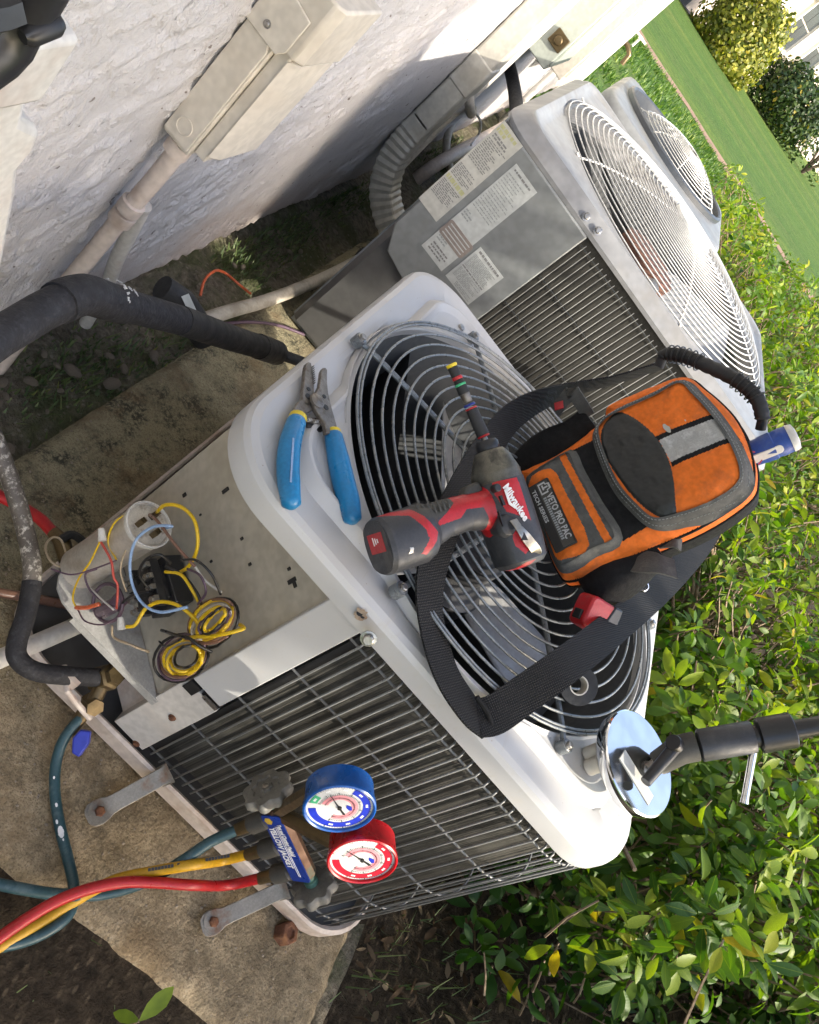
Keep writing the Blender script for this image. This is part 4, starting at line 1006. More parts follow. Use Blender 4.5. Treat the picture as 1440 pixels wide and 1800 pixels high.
lb2 = plate_on([(741, 431), (907, 288), (945, 337), (777, 477)], 'rating_label', 'paper', [(.02, .05, .1, .9, 1, 'inkgrey', .5), (.07, .46, .06, .94, 15, 'inkpale', .35), (.50, .58, .05, .45, 3, 'inkpale', .5), (.78, .86, .1, .6, 3, 'inkpale', .5), (.88, .97, .15, .9, 3, 'inkgrey', .45)], 2)
q = [fmx.inverted() @ ox(u, v, PX - .012) for u, v in ((795, 395), (823, 440))]
m = MB(); pc = fmx.inverted() @ ox(802, 420, PX - .012); m.prism(rrect(.034, .018, .006), .0007, .0012, fmx @ T(pc.x, pc.y, 0)); m.build('approval_block', paint('grey_brown_block', (.27, .23, .21), .6), lb2)
m = MB()
for i in range(4): m.box((pc.x + sx * .0, pc.y + .011 - i * .0075, .0014), (.056, .002, .0003), fmx)
m.build('print', MT['paper'], lb2)
plate_on([(784, 487), (841, 433), (886, 484), (826, 537)], 'refrigerant_label', 'paper', [(.03, .12, .08, .92, 1, 'inkgrey', .6), (.16, .50, .06, .94, 11, 'inkpale', .6), (.52, .56, .06, .94, 1, 'inkgrey', .8), (.58, .84, .06, .94, 9, 'inkpale', .6), (.86, .97, .3, .94, 3, 'inkpale', .5)], 3)
# coil and wire grille
m = MB(); m.add([(PX + .007, -.146, .03), (PX + .007, -.70, .03), (PX + .007, -.70, .611), (PX + .007, -.146, .611), (PX + .06, -.730, .03), (PX + .06, -.730, .611), (2.34, -.730, .03), (2.34, -.730, .611)], [(0, 1, 2, 3), (1, 4, 5, 2), (4, 6, 7, 5)]); m.build('coil', MT['coil2'], U2)
wsrc = None; y = -.158
m = MB(); m.tube([(0, 0, .03), (0, 0, .600)], .0010, 6)
while y > -.715:
    if wsrc is None: wsrc = m.build('grille_wire', MT['gridwire2'], U2, 180); wsrc.matrix_local = T(PX - .002, y, 0)
    else: share(wsrc, 'grille_wire', U2, T(PX - .002, y, 0))
    y -= .0128
for z in (.592, ox(950, 486, PX).z, ox(893, 537, PX).z, .22, .09):
    m = MB(); m.tube([(PX + .001, -.150, z), (PX + .001, -.70, z), (PX + .03, -.735, z)], .0015, 6); m.build('grille_band', MT['gridwire2'], U2, 180)
for u, v in ((1031, 381), (1051, 406)): screw(U2, ox(u, v, PX - .001), (-1, 0, .6), .0055)
# fan, motor and domed guard of close rings
def gz2(r): return .643 + .060 * (1 - (r / .378) ** 2) ** .75
for i in range(24):
    r = .377 - i * .0136
    m = MB(); m.tube(torus_pts(r, gz2(r), cx2 + .015, cy2, 80), .0016, 5, True); m.build('guard_ring', MT['guard2'], U2, 180)
for a in range(12, 372, 60):
    ar = math.radians(a); m = MB(); m.tube([(cx2 + .015 + r * math.cos(ar), cy2 + r * math.sin(ar), gz2(r) - .004) for r in (.05, .12, .2, .28, .33, .36, .377)] + [(cx2 + .015 + .392 * math.cos(ar), cy2 + .392 * math.sin(ar), .645)], .0027, 6); m.build('guard_spoke', MT['guard2'], U2, 60)
m = MB(); m.lathe([(.062, gz2(.06)), (.060, gz2(.06) + .005), (.02, gz2(.05) + .007), (.0003, gz2(.05) + .007)], 32, T(cx2 + .015, cy2, 0)); m.build('guard_hub', MT['guard2'], U2)
m = MB(); m.lathe([(.075, .60), (.085, .595), (.085, .46), (.0003, .46)], 28, T(cx2, cy2, 0)); m.build('fan_motor', paint('rust_brown_motor', (.16, .075, .05), .55, .1, .2, 12), U2)
def blade2(ang):
    m = MB(); V = []; Fc = []; nu = nv = 7
    for i in range(nu + 1):
        r = .07 + .265 * i / nu
        for j in range(nv + 1):
            t = (j / nv - .5) * .26 * (.7 + .5 * i / nu); a = ang + t / max(r, .12)
            V.append((cx2 + r * math.cos(a), cy2 + r * math.sin(a), .555 + t * .42))
    for i in range(nu):
        for j in range(nv): q = i * (nv + 1) + j; Fc.append((q, q + nv + 1, q + nv + 2, q + 1))
    m.add(V, Fc); m.build('fan_blade', MT['blade'], U2, 60)
for k in range(3): blade2(math.radians(155 + 120 * k))

# ------------------------------------------------------------------ air conditioner 3: darker, behind
U3 = thing('air_conditioner', 'slate grey air conditioner farthest along the wall, mostly hidden', 'air conditioner', (0, 0, -.012))
cx3, cy3, hx3, hy3 = 2.80, -.225, .325, .278
o3 = lambda off, rad: (lambda a: rrad(a, hx3 - off, hy3 - off, rad))
c3 = lambda off, rad, k: (lambda a: max(rrad(a, hx3 - off, hy3 - off, rad), k))
annulus([polar(o3(.004, .08), .60, 160, cx3, cy3), polar(o3(0, .085), .61, 160, cx3, cy3), polar(o3(0, .085), .640, 160, cx3, cy3), polar(o3(.010, .08), .657, 160, cx3, cy3), polar(o3(.02, .075), .661, 160, cx3, cy3), polar(c3(.035, .07, .245), .661, 160, cx3, cy3), polar(lambda a: .24, .663, 160, cx3, cy3)], 'top_cover', MT['grey3'], U3, 40)
annulus([polar(lambda a: .24, .662, 100, cx3, cy3), polar(lambda a: .239, .676, 100, cx3, cy3), polar(lambda a: .232, .680, 100, cx3, cy3), polar(lambda a: .226, .676, 100, cx3, cy3), polar(lambda a: .222, .640, 100, cx3, cy3), polar(lambda a: .18, .635, 100, cx3, cy3), polar(lambda a: .17, .50, 100, cx3, cy3), polar(lambda a: .001, .5, 100, cx3, cy3)], 'fan_ring', MT['ringpaint'], U3, 40)
for i in range(14):
    r = .185 - i * .0115; m = MB(); m.tube(torus_pts(r, .662 + .055 * (1 - (r / .185) ** 2) ** .7, cx3 - .01, cy3 - .02, 64), .0016, 5, True); m.build('guard_ring', MT['guard2'], U3, 180)
for k in range(8):
    a = k * math.pi / 4; m = MB(); m.tube([(cx3 - .01 + r * math.cos(a), cy3 - .02 + r * math.sin(a), .660 + .055 * max(0, 1 - (r / .185) ** 2) ** .7) for r in (.03, .1, .15, .18, .2)], .002, 5); m.build('guard_spoke', MT['guard2'], U3, 60)
m = MB(); m.rings([[(p[0], p[1], z) for p in polar(o3(.015, .08), 0, 60, cx3, cy3)] for z in (.0, .605)]); m.build('cabinet', MT['grey_dark'], U3)

# ------------------------------------------------------------------ fixtures on the wall and lines behind the units
DS = thing('disconnect_box', 'cream electrical disconnect box with hood on the shaded wall', 'electrical box')
m = MB(); m.box((.945, .2865, .552), (.13, .039, .176)); m.build('box_base', MT['cream'], DS, 30, .002)
m = MB(); m.prism([(.0, .0), (.036, .0), (.036, .15), (.030, .16), (.0, .16)], 0, .004, frame((.876, .304, .472), (-1, 0, 0), y=(0, 0, 1)) @ Matrix.Identity(4)); m.build('side_plate', MT['cream'], DS, 30, .001)
m = MB(); m.lathe([(.0108, 0), (.0105, .0012), (.0093, .0012), (.009, .0004), (.0002, .0004)], 24, frame((.8718, .286, .492), (-1, 0, 0), x=(0, 1, 0))); m.build('knockout', MT['cream'], DS)
m = MB(); m.box((.95, .2585, .556), (.125, .016, .168)); m.prism([(.885, .251), (1.008, .251), (.995, .243), (.905, .243)], .48, .63); m.build('front_cover', MT['cream'], DS, 30, .002)
m = MB(); m.prism([(.872, .304), (.872, .245), (.884, .236), (.985, .236), (.99, .304)], .638, .712); hd = m.build('hood', MT['cream'], DS, 30, .003)
m = MB(); m.prism([(.0, .0), (.045, .0), (.052, .01), (.052, .05), (.0, .058)], 0, .003, frame((.871, .305, .630), (-1, 0, 0), y=(0, 0, 1))); m.build('hood_flap', MT['cream'], hd, 30, .001)
screw(hd, ox(470, 42, .868), (-1, 0, 0), .003, 'steel')
CD = thing('wall_conduit', 'painted conduit with coupling running down from the disconnect box', 'conduit')
m = MB(); m.tube(spl([(.897, .283, .474), (.897, .283, .40), (.895, .284, .34), (.892, .284, .22), (.885, .284, .06), (.885, .283, -.02)], 5), .0115, 14); m.build('tube', MT['pinkish'], CD, 60)
for z in (.348, .328, .455): 
    m = MB(); m.lathe([(.012, -.009), (.0155, -.008), (.0155, .008), (.012, .009)], 16, T(.895, .284, z)); m.build('coupling', MT['pinkish'], CD, 40)
pipe('wall_pipe', [(.944, .288, .33), (.960, .286, .28), (.99, .284, .20), (1.03, .282, .12), (1.07, .28, .0)], .0105, 'pvcw', 'thin white pipe leaning down the wall beside the painted conduit', 'pipe')
m = MB(); LB = thing('line_cover', 'bright white line-set cover on the wall at the left edge', 'line cover')
m.prism([(.24, .30), (.455, .30), (.442, .215), (.24, .205)], .672, .722); m.build('cover_hood', MT['pvcw'], LB, 30, .004)
fz = frame((0, .222, 0), (0, -1, 0), x=(1, 0, 0)); 
m = MB(); m.prism([(.20, .672), (.440, .672), (.452, .645), (.478, .632), (.484, .612), (.480, .595), (.498, .562), (.56, .43), (.645, .28), (.45, .20), (.20, .4)], -.075, 0, fz); m.build('cover_channel', MT['pvcw'], LB, 30, .006)
BV = thing('black_valve', 'dark plastic valve with small lever at the top left corner', 'valve')
va, vb = ox(-60, 40, .36), ox(62, -30, .40)
a = oy(-30, 60, .15); b = oy(80, -40, .15)
m = MB(); m.tube([oy(-60, 110, .16), oy(-15, 78, .16), oy(8, 58, .16), oy(30, 25, .16), oy(48, -10, .16), oy(70, -50, .16)], [.0125, .0125, .0118, .0105, .0115, .0115], 14); m.build('valve_body', MT['plastic_black'], BV, 40)
m = MB(); m.tube([oy(40, 66, .15), oy(50, 62, .15), oy(96, 42, .15), oy(106, 37, .15)], [.0025, .0042, .0044, .003], 12); m.build('lever', MT['plastic_black'], BV, 40)
m = MB(); m.tube([oy(-50, 28, .155), oy(-5, 20, .155), oy(22, 10, .155)], .007, 6); m.build('port', MT['plastic_black'], BV, 30)

DW = thing('downspout', 'cream rectangular downspout with ribbed elbow against the wall', 'downspout')
m = MB(); m.box((2.165, .274, 1.55), (.085, .062, 2.5)); m.build('straight_pipe', MT['creamspout'], DW, 30, .006)
m = MB(); m.box((2.165, .273, .47), (.089, .066, .09)); m.build('joint_sleeve', MT['creamspout'], DW, 30, .005)
el = [Vector((2.165, .274, .31)), Vector((2.165, .274, .25)), Vector((2.165, .262, .18)), Vector((2.165, .225, .115)), Vector((2.165, .165, .075)), Vector((2.165, .09, .055)), Vector((2.165, .04, .05))]
P = spl(el, 7); R = []
for i, p in enumerate(P):
    t_ = (P[min(i + 1, len(P) - 1)] - P[max(i - 1, 0)]).normalized(); s_ = Vector((1, 0, 0)); n_ = s_.cross(t_)
    kx = 1 + (.055 if i % 2 else -.02) * (1 if 4 < i < 36 else 0)
    R.append([p + s_ * a * kx + n_ * b * kx for a, b in rrect(.0425, .031, .008, 3)])
m = MB(); m.rings(R); m.build('ribbed_elbow', MT['creamspout'], DW, 25)

def dist(u, v, d):
    r = ray(u, v).normalized() * d; return Vector((r.x, r.y, CAMZ + r.z))
BP = thing('insulated_pipe', 'thick black foam insulated pipe with elbow running from wall to the white unit', 'pipe')
P = [dist(-70, 640, .74), dist(0, 592, .80), dist(70, 550, .85), dist(116, 526, .885), dist(150, 518, .91), dist(190, 530, .95), dist(240, 542, 1.0), dist(325, 565, 1.1)]
m = MB(); m.tube([P[0], P[1], P[2], P[2].lerp(P[3], .9)], [.0165, .0170, .0178, .0182], 18); m.build('upper_section', MT['foam'], BP, 60)
m = MB(); m.tube(spl([P[2].lerp(P[3], .7), P[3], P[4], P[5], P[5].lerp(P[6], .5)], 5), .0205, 18); m.build('elbow', MT['foam'], BP, 60)
m = MB(); m.tube(spl([P[5], P[6], P[7]], 5), .0185, 18); m.build('middle_section', MT['foam'], BP, 60)
m = MB(); m.tube(spl([dist(315, 562, 1.085), dist(400, 592, 1.24), dist(465, 612, 1.38)], 5), .0190, 18); m.build('lower_section', MT['rubber'], BP, 60)
m = MB(); m.tube([dist(455, 609, 1.36), dist(486, 620, 1.43)], .0208, 16); m.tube([dist(480, 618, 1.42), dist(530, 636, 1.5)], .010, 12); m.build('tape_end', MT['plastic_black'], BP, 40)
m = MB(); 
for q, t_, rr in ((dist(196, 525, .957), P[5] - P[4], .0203), (dist(213, 531, .975), P[6] - P[5], .0188)):
    for k in range(22):
        a = random.uniform(0, 6.28); fq = frame(q, t_, x=(0, 0, 1)); p = fq @ Vector((rr * math.cos(a), rr * math.sin(a), random.gauss(0, .0022)))
        s_ = random.uniform(.001, .0032); m.box((0, 0, 0), (s_, s_ * 1.6, .0012), frame(p, p - q, x=t_))
m.build('sealant_specks', MT['dwhite'], BP)
BC = thing('second_insulated_pipe', 'short black pipe end with white sticker behind the insulated pipe', 'pipe')
m = MB(); m.tube([dist(285, 505, 1.22), dist(318, 530, 1.24), dist(352, 580, 1.27), dist(362, 600, 1.28)], [.018, .021, .021, .018], 16); m.build('sleeve', MT['rubber'], BC, 60)
m = MB(); q0, q1 = dist(326, 520, 1.215), dist(338, 546, 1.215); m.box((0, 0, 0), (.024, .011, .0012), frame(q0.lerp(q1, .5), (Vector((0, 0, CAMZ)) - q0), x=q1 - q0)); m.build('sticker', MT['paper'], BC)
PV = thing('grey_pvc_pipe', 'weathered grey plastic pipe on the soil leading to the grey unit', 'pipe')
m = MB(); m.tube(spl([oz(330, 572, .03), oz(400, 548, .03), oz(470, 528, .03), oz(550, 497, .035), oz(600, 473, .05), oz(650, 446, .06)], 6), .0135, 14); m.build('tube', MT['pvc'], PV, 60)
m = MB(); m.tube([oz(632, 456, .055), oz(640, 451, .056), oz(690, 430, .07)], [.016, .021, .021], 16); m.build('rubber_coupling', MT['rubber'], PV, 40)
pipe('red_wire', [oz(352, 520, .0), oz(360, 492, .015), oz(378, 476, .02), oz(396, 480, .0), oz(418, 498, .005), oz(440, 516, -.01)], .0028, 'w_orange', 'thin orange wire looping out of the soil by the wall', 'wire')
pipe('brown_cable', [oz(380, 570, .0), oz(440, 566, .005), oz(490, 572, .0), oz(535, 588, .0)], .0035, 'w_purple', 'thin brown cable in the soil behind the insulated pipe', 'cable')
pipe('flexible_conduit', [oz(797, 312, -.09), oz(792, 298, -.02), oz(785, 270, .05), oz(788, 235, .08), oz(805, 205, .12), oz(830, 190, .14), (2.42, .24, .34), (2.5, .34, .38)], .014, 'pvc', 'curved grey flexible conduit between downspout and grey unit', 'conduit')
pipe('white_cable', [oz(828, 255, .1), oz(842, 235, .12), oz(845, 215, .2), oz(835, 195, .25)], .004, 'pvcw', 'thin white cable rising beside the grey unit', 'cable')
pipe('black_line', [(2.3, .06, .40), (2.45, .14, .42), (2.75, .24, .40), (3.0, .34, .38)], .02, 'foam', 'black insulated line passing behind the grey unit to the wall', 'pipe')
# boxes further along the sunlit wall
def wallbox(name, label, cat, x0, x1, z0, z1, dep, mt, bev=.004):
    t_ = thing(name, label, cat); m = MB(); m.box(((x0 + x1) / 2, WALL_Y - .004 - dep / 2, (z0 + z1) / 2), (x1 - x0, dep, z1 - z0)); m.build('cabinet', MT[mt], t_, 30, bev)
    m = MB(); m.box(((x0 + x1) / 2, WALL_Y - .007 - dep, (z0 + z1) / 2), ((x1 - x0) * .94, .008, (z1 - z0) * .96)); m.build('door', MT[mt], t_, 30, bev * .5)
    return t_
b1_ = wallbox('electrical_panel', 'pale green electrical panel with latches on the sunlit wall', 'electrical panel', 2.72, 3.05, .50, 1.5, .09, 'greenbox')
for z in (.58, .80):
    m = MB(); m.box((2.714, .245, z), (.010, .05, .045)); m.lathe([(.014, 0), (.012, .008), (.0003, .009)], 14, frame((2.709, .245, z), (-1, 0, 0), x=(0, 1, 0))); m.build('latch', MT['brass'], b1_, 30, .002)
wallbox('meter_box', 'tan meter box beyond the green panel on the wall', 'meter box', 3.30, 3.75, .42, 1.4, .11, 'cream')
t_ = thing('wall_trim', 'white vertical trim post at the far end of the wall', 'trim'); m = MB(); m.box((5.6, .28, 1.3), (.16, .07, 2.7)); m.build('board', MT['houseframe'], t_, 30, .006)
for x_, lab in ((2.55, 'thin white conduit before the green panel'), (4.1, 'thin white conduit beyond the tan meter box')):
    pipe('wall_conduit', [(x_, .285, 2.2), (x_, .285, 1.0), (x_, .285, .25), (x_, .28, .05), (x_, .28, -.09)], .016, 'pvcw', lab + ' on the wall', 'conduit')
pipe('ground_pipe', [(2.75, .24, -.08), (2.85, .23, .05), (3.6, .23, .07), (4.6, .25, .06), (5.2, .25, -.08)], .022, 'pinkish', 'low painted pipe run along the foot of the far wall', 'pipe')
HB = thing('hose_bib', 'small outdoor tap with pale handle at the wall end', 'tap')
m = MB(); m.tube([(5.72, .30, .42), (5.72, .22, .42), (5.72, .18, .40), (5.72, .17, .34)], .016, 10); m.build('spout', MT['brass'], HB, 40)
m = MB(); m.tube([(5.72, .21, .44), (5.72, .21, .50)], .008, 8); m.box((5.72, .21, .50), (.09, .02, .012)); m.box((5.72, .21, .502), (.02, .09, .012)); m.build('handle', MT['houseframe'], HB, 30)

# ------------------------------------------------------------------ wire strippers on the white cover
WS = thing('wire_strippers', 'blue handled wire strippers lying open on the white cover', 'wire strippers')
def pc(x, y, z=.490): return oz(360 + x / 3.6, 460 + y / 3.6, z)
def slab(pts, z0, z1, name, mt, bev=.0008):
    m = MB(); m.prism([(p.x, p.y) for p in (pc(x, y, z1) for x, y in pts)], z0, z1); return m.build(name, MT[mt], WS, 30, bev)
slab([(640, 660), (646, 640), (658, 632), (674, 640), (684, 690), (692, 760), (694, 830), (720, 862), (700, 905), (650, 912), (618, 880), (624, 800), (632, 730)], .4935, .4995, 'jaw', 'plier')
slab([(740, 690), (748, 672), (764, 668), (777, 684), (776, 760), (783, 830), (800, 905), (835, 1030), (850, 1085), (770, 1085), (762, 1030), (700, 930), (690, 880), (704, 830), (728, 780)], .4985, .5040, 'jaw', 'plier')
slab([(618, 872), (665, 905), (690, 935), (640, 960), (628, 1012), (545, 985), (575, 915), (600, 880)], .4935, .4995, 'shank', 'plier')
slab([(640, 985), (700, 985), (770, 1010), (790, 1050), (740, 1075), (650, 1045)], .4930, .4955, 'cutter', 'ink')
m = MB()
for x, y, r in ((658, 806, .0026), (655, 852, .0036), (757, 852, .0024), (768, 921, .0034)):
    p = pc(x, y, .4998 if x < 700 else .5043); m.lathe([(r, -.001), (r, .0003), (.0002, .0003)], 14, T(*p))
m.build('sizing_hole', MT['ink'], WS)
m = MB(); p = pc(712, 882, .504); m.lathe([(.0085, -.002), (.0085, .0012), (.007, .002), (.0002, .002)], 22, T(*p)); m.build('pivot', MT['plier'], WS)
m = MB(); p = pc(815, 1057, .504); m.lathe([(.003, 0), (.003, .001), (.0002, .0013)], 14, T(*p)); m.build('rivet', MT['steel'], WS)
m = MB(); P = [pc(650 + 110 * t / 60, 1000 + 25 * t / 60, .498) + Vector((.0022 * math.cos(t * 1.2), .0022 * math.sin(t * 1.2) * .6, .0022 * math.sin(t * 1.2))) for t in range(61)]
m.tube(P, .0006, 5); m.build('spring', MT['steel'], WS)
m = MB()
for i in range(9): p = pc(682 + i * 1.2, 665 + i * 13, .4995); m.box(p, (.0022, .0012, .0045))
m.build('jaw_teeth', MT['plier'], WS)
def grip(pts, rs, yl):
    P = spl([pc(x, y, z) for x, y, z in pts], 6); n_ = len(P); rr_ = []
    for i in range(n_):
        f = i / (n_ - 1) * (len(rs) - 1); a = int(min(f, len(rs) - 2)); rr_.append(rs[a] + (rs[a + 1] - rs[a]) * (f - a))
    k_ = max(2, int(n_ * yl))
    m = MB(); m.tube(P[:k_ + 1], [r * .98 for r in rr_[:k_ + 1]], 14); m.build('grip_band', MT['plieryellow'], WS, 60)
    P2 = P[k_:]; r2_ = [r * (1.05 if i else .98) for i, r in enumerate(rr_[k_:])]; e = P2[-1] + (P2[-1] - P2[-2]).normalized() * .004
    m = MB(); m.tube(P2 + [e], r2_ + [r2_[-1] * .45], 14); m.build('grip', MT['plierblue'], WS, 60)
grip([(590, 985, .497), (566, 1060, .498), (540, 1150, .499), (528, 1280, .499), (532, 1400, .499), (548, 1535, .499)], [.0095, .0098, .0105, .0108, .0105, .0088], .055)
grip([(810, 1072, .500), (822, 1140, .500), (848, 1260, .500), (880, 1400, .500), (912, 1520, .500), (935, 1632, .500)], [.0085, .0095, .0108, .0112, .0108, .0088], .06)
m = MB(); a, b = pc(562, 1120, .510), pc(545, 1400, .510)
for i in range(24):
    p = a.lerp(b, i / 24); m.box((0, 0, 0), (.0020, .0018, .0006), frame(p + Vector((0, 0, -.0003)), (-.2, .1, 1), x=b - a))
m.build('grip_print', MT['w_blue'], WS)

# ------------------------------------------------------------------ impact driver
DO = Vector((.727, -.2365, .5904)); du = Vector((.4041, .8928, .199)); dv = Vector((-.8044, .4504, -.3874)); dw = Vector((-.4355, -.0035, .9002))
DM = Matrix.Identity(4)
for i in range(3): DM[i][0] = du[i]; DM[i][1] = dv[i]; DM[i][2] = dw[i]; DM[i][3] = DO[i]
DR = thing('impact_driver', 'red and charcoal cordless impact driver leaning against the orange bag', 'impact driver', m=DM)
def dl(x, y, off=.022):                   # pixel of the 3.79x enlargement at (620,740) -> local u, v
    p = DM.inverted() @ opl(620 + x / 3.79, 740 + y / 3.79, DO + dw * off, dw); return (p.x, p.y)
poly = lambda L, off=.022: [dl(x, y, off) for x, y in L]
RED = [poly([(700, 330), (760, 300), (850, 310), (905, 370), (945, 480), (985, 640), (1010, 820), (960, 890), (890, 930), (880, 880), (960, 800), (930, 640), (890, 570), (780, 580), (740, 640), (590, 695), (570, 680), (650, 600), (700, 540), (690, 480), (560, 480), (570, 450), (690, 440), (720, 400)]),
       poly([(210, 600), (400, 580), (470, 640), (560, 740), (555, 800), (500, 890), (460, 885), (500, 790), (470, 720), (380, 630), (220, 620)]),
       poly([(945, 405), (1080, 380), (1170, 665), (1020, 610), (960, 490)]), poly([(1040, 690), (1075, 680), (1160, 860), (1140, 890), (1080, 830)]), poly([(1130, 945), (1190, 925), (1130, 1000), (1060, 1020)], .016)]
GRIP = [poly([(560, 490), (690, 490), (700, 540), (640, 610), (560, 660), (430, 620), (370, 590), (480, 530)])]
def split_build(rings_list, regions, base):
    V = []; Fc = []
    for R_, c0, c1 in rings_list:
        o = len(V); n = len(R_[0]); V += [Vector(p) for r in R_ for p in r]
        for i in range(len(R_) - 1):
            for j in range(n): Fc.append((o + i * n + j, o + i * n + (j + 1) % n, o + (i + 1) * n + (j + 1) % n, o + (i + 1) * n + j))
        if c0: Fc.append(tuple(o + j for j in range(n))[::-1])
        if c1: Fc.append(tuple(o + (len(R_) - 1) * n + j for j in range(n)))
    buckets = {}
    for f in Fc:
        c = sum((V[i] for i in f), Vector()) / len(f); key = base
        if len(f) == 4:
            for nm, polys in regions:
                if any(inpoly(c.x, c.y, q) for q in polys): key = nm; break
        buckets.setdefault(key, []).append(f)
    out = {}
    for (nm, mt), fs in buckets.items():
        idx = sorted({i for f in fs for i in f}); mp = {a: b for b, a in enumerate(idx)}
        m = MB(); m.v = [V[i] for i in idx]; m.f = [tuple(mp[i] for i in f) for f in fs]; out[nm] = m.build(nm, MT[mt], DR, 45)
    return out
def sring(c, ax, e1, e2, a, b, n=64, pw=2.4):
    r = []
    for j in range(n):
        t = 2 * math.pi * j / n; x = math.copysign(abs(math.cos(t)) ** (2 / pw), math.cos(t)); y = math.copysign(abs(math.sin(t)) ** (2 / pw), math.sin(t)); r.append(Vector(c) + Vector(e1) * a * x + Vector(e2) * b * y)
    return r
def loft(keys, ax, e1, e2, per=10, n=64):  # keys: (centre, a, b)
    K = []
    for i in range(len(keys) - 1):
        for k in range(per):
            f = k / per; f = f * f * (3 - 2 * f) if False else f
            K.append((Vector(keys[i][0]).lerp(Vector(keys[i + 1][0]), f), keys[i][1] + (keys[i + 1][1] - keys[i][1]) * f, keys[i][2] + (keys[i + 1][2] - keys[i][2]) * f))
    K.append((Vector(keys[-1][0]), keys[-1][1], keys[-1][2]))
    return [sring(c, ax, e1, e2, a, b, n) for c, a, b in K]
U_, V_, W_ = (1, 0, 0), (0, 1, 0), (0, 0, 1)
head = loft([((-.070, .002, 0), .014, .014), ((-.068, .002, 0), .022, .022), ((-.063, .002, 0), .0268, .026), ((-.045, .002, 0), .0285, .0275), ((-.01, .003, 0), .0295, .0275), ((.015, .002, 0), .0275, .0265), ((.022, .001, 0), .0262, .0255)], U_, (0, 1, 0), (0, 0, 1), 34, 200)
hand = loft([((-.004, .012, 0), .024, .0205), ((-.002, .034, 0), .0205, .0180), ((.001, .055, 0), .0185, .0168), ((.001, .080, 0), .0195, .0172), ((-.002, .098, 0), .0215, .0190), ((-.004, .106, 0), .0270, .0245), ((-.006, .116, 0), .0290, .0265), ((-.007, .156, 0), .0282, .0260), ((-.007, .1600, 0), .0262, .0240)], V_, (1, 0, 0), (0, 0, -1), 34, 200)
bulge = loft([((-.024, .020, .004), .010, .012), ((-.024, .020, .018), .0125, .0135), ((-.023, .020, .0235), .011, .0115), ((-.023, .020, .0262), .006, .006), ((-.023, .020, .0266), .001, .001)], W_, (1, 0, 0), (0, 1, 0), 5, 40)
split_build([(head, True, True), (hand, True, True)], [(('red_shell', 'dred2'), RED), (('rubber_grip', 'grip'), GRIP)], ('housing', 'ddark'))
m = MB(); m.rings(bulge); m.build('motor_bulge', MT['ddark'], DR, 60)
m = MB(); m.rings(loft([((.021, .001, 0), .0258, .0252), ((.032, .001, 0), .0250, .0245), ((.046, .000, 0), .0200, .0200), ((.053, 0, 0), .0165, .0165), ((.056, 0, 0), .014, .014)], U_, (0, 1, 0), (0, 0, 1), 6, 40)); m.build('gear_case', MT['gearcase'], DR, 40)
mu = frame((.055, 0, 0), (1, 0, 0), x=(0, 1, 0))
m = MB(); m.lathe([(.0115, 0), (.0125, .002), (.0125, .009), (.0105, .012), (.006, .0125)], 24, mu); m.build('bit_collar', MT['plastic_black'], DR, 40)
m = MB(); m.prism([(.018, .026), (.028, .03), (.026, .045), (.014, .056), (.008, .045), (.014, .034)], -.008, .008); m.build('trigger', MT['grip'], DR, 30, .003)
m = MB(); a = dl(866, 478, .0); m.tube([(a[0], a[1], .018), (a[0], a[1], .0275)], .0042, 14); m.build('direction_button', MT['plastic_black'], DR, 40, .001)
m = MB()
for i in range(7):
    a, b = dl(430 + i * 34, 560 - i * 6, .018), dl(470 + i * 30, 650 - i * 12, .018)
    m.tube([(a[0], a[1], .0162), ((a[0] + b[0]) / 2, (a[1] + b[1]) / 2, .0182), (b[0], b[1], .0172)], .0013, 6)
m.build('grip_rib', MT['grip'], DR, 60)
for x, y in ((992, 525),):
    m = MB(); m.prism(poly([(975, 500), (990, 495), (1015, 560), (1000, 565)], .026), .0245, .0275); m.build('vent_slot', MT['ink'], DR)
m = MB()
for i in range(5):
    a = dl(972 + i * 6, 612 + i * 20, .024); m.box((a[0], a[1], .0245), (.0032, .0016, .003))
m.build('vent_slot', MT['ink'], DR)
# maker's lettering on the red plate
def dtext(s, x0, y0, x1, y1, h, mt, off, sx=1.0, bold=0.0):
    a = Vector((*dl(x0, y0, off), off)); b = Vector((*dl(x1, y1, off), off)); x = (b - a).normalized(); fm_ = frame(a, (0, 0, 1), x=x)
    o = text(s, h, 'lettering', MT[mt], DR, fm_, bold, sx); o.data.transform(Matrix.Shear('XZ', 4, (0.25, 0)) if False else Matrix.Identity(4)); return o
dtext('Milwaukee', 1000, 440, 1125, 640, .0125, 'white_print', .0287, .78, .0004)
m = MB(); m.prism([dl(*q, .028) for q in ((1008, 458), (1022, 452), (1055, 545), (1090, 575), (1082, 585), (1040, 555))], .0280, .0286); m.build('logo_bolt', MT['white_print'], DR)
# belt clip
m = MB(); m.ribbon(spl([Vector((*dl(1075, 655, .030), .0285)), Vector((*dl(1120, 740, .032), .034)), Vector((*dl(1170, 800, .032), .033)), Vector((*dl(1225, 860, .030), .029)), Vector((*dl(1250, 880, .03), .022))], 5), [(dv * 0 + Vector((.45, .9, 0)))] * 21, .011, .0016); m.build('belt_clip', MT['clip'], DR, 30, .0006)
m = MB(); a = dl(1150, 765, .035); m.prism([(a[0] - .005, a[1] - .002), (a[0] + .004, a[1] + .0), (a[0] - .003, a[1] + .006)], .0335, .0352); m.build('clip_slot', MT['ink'], DR)
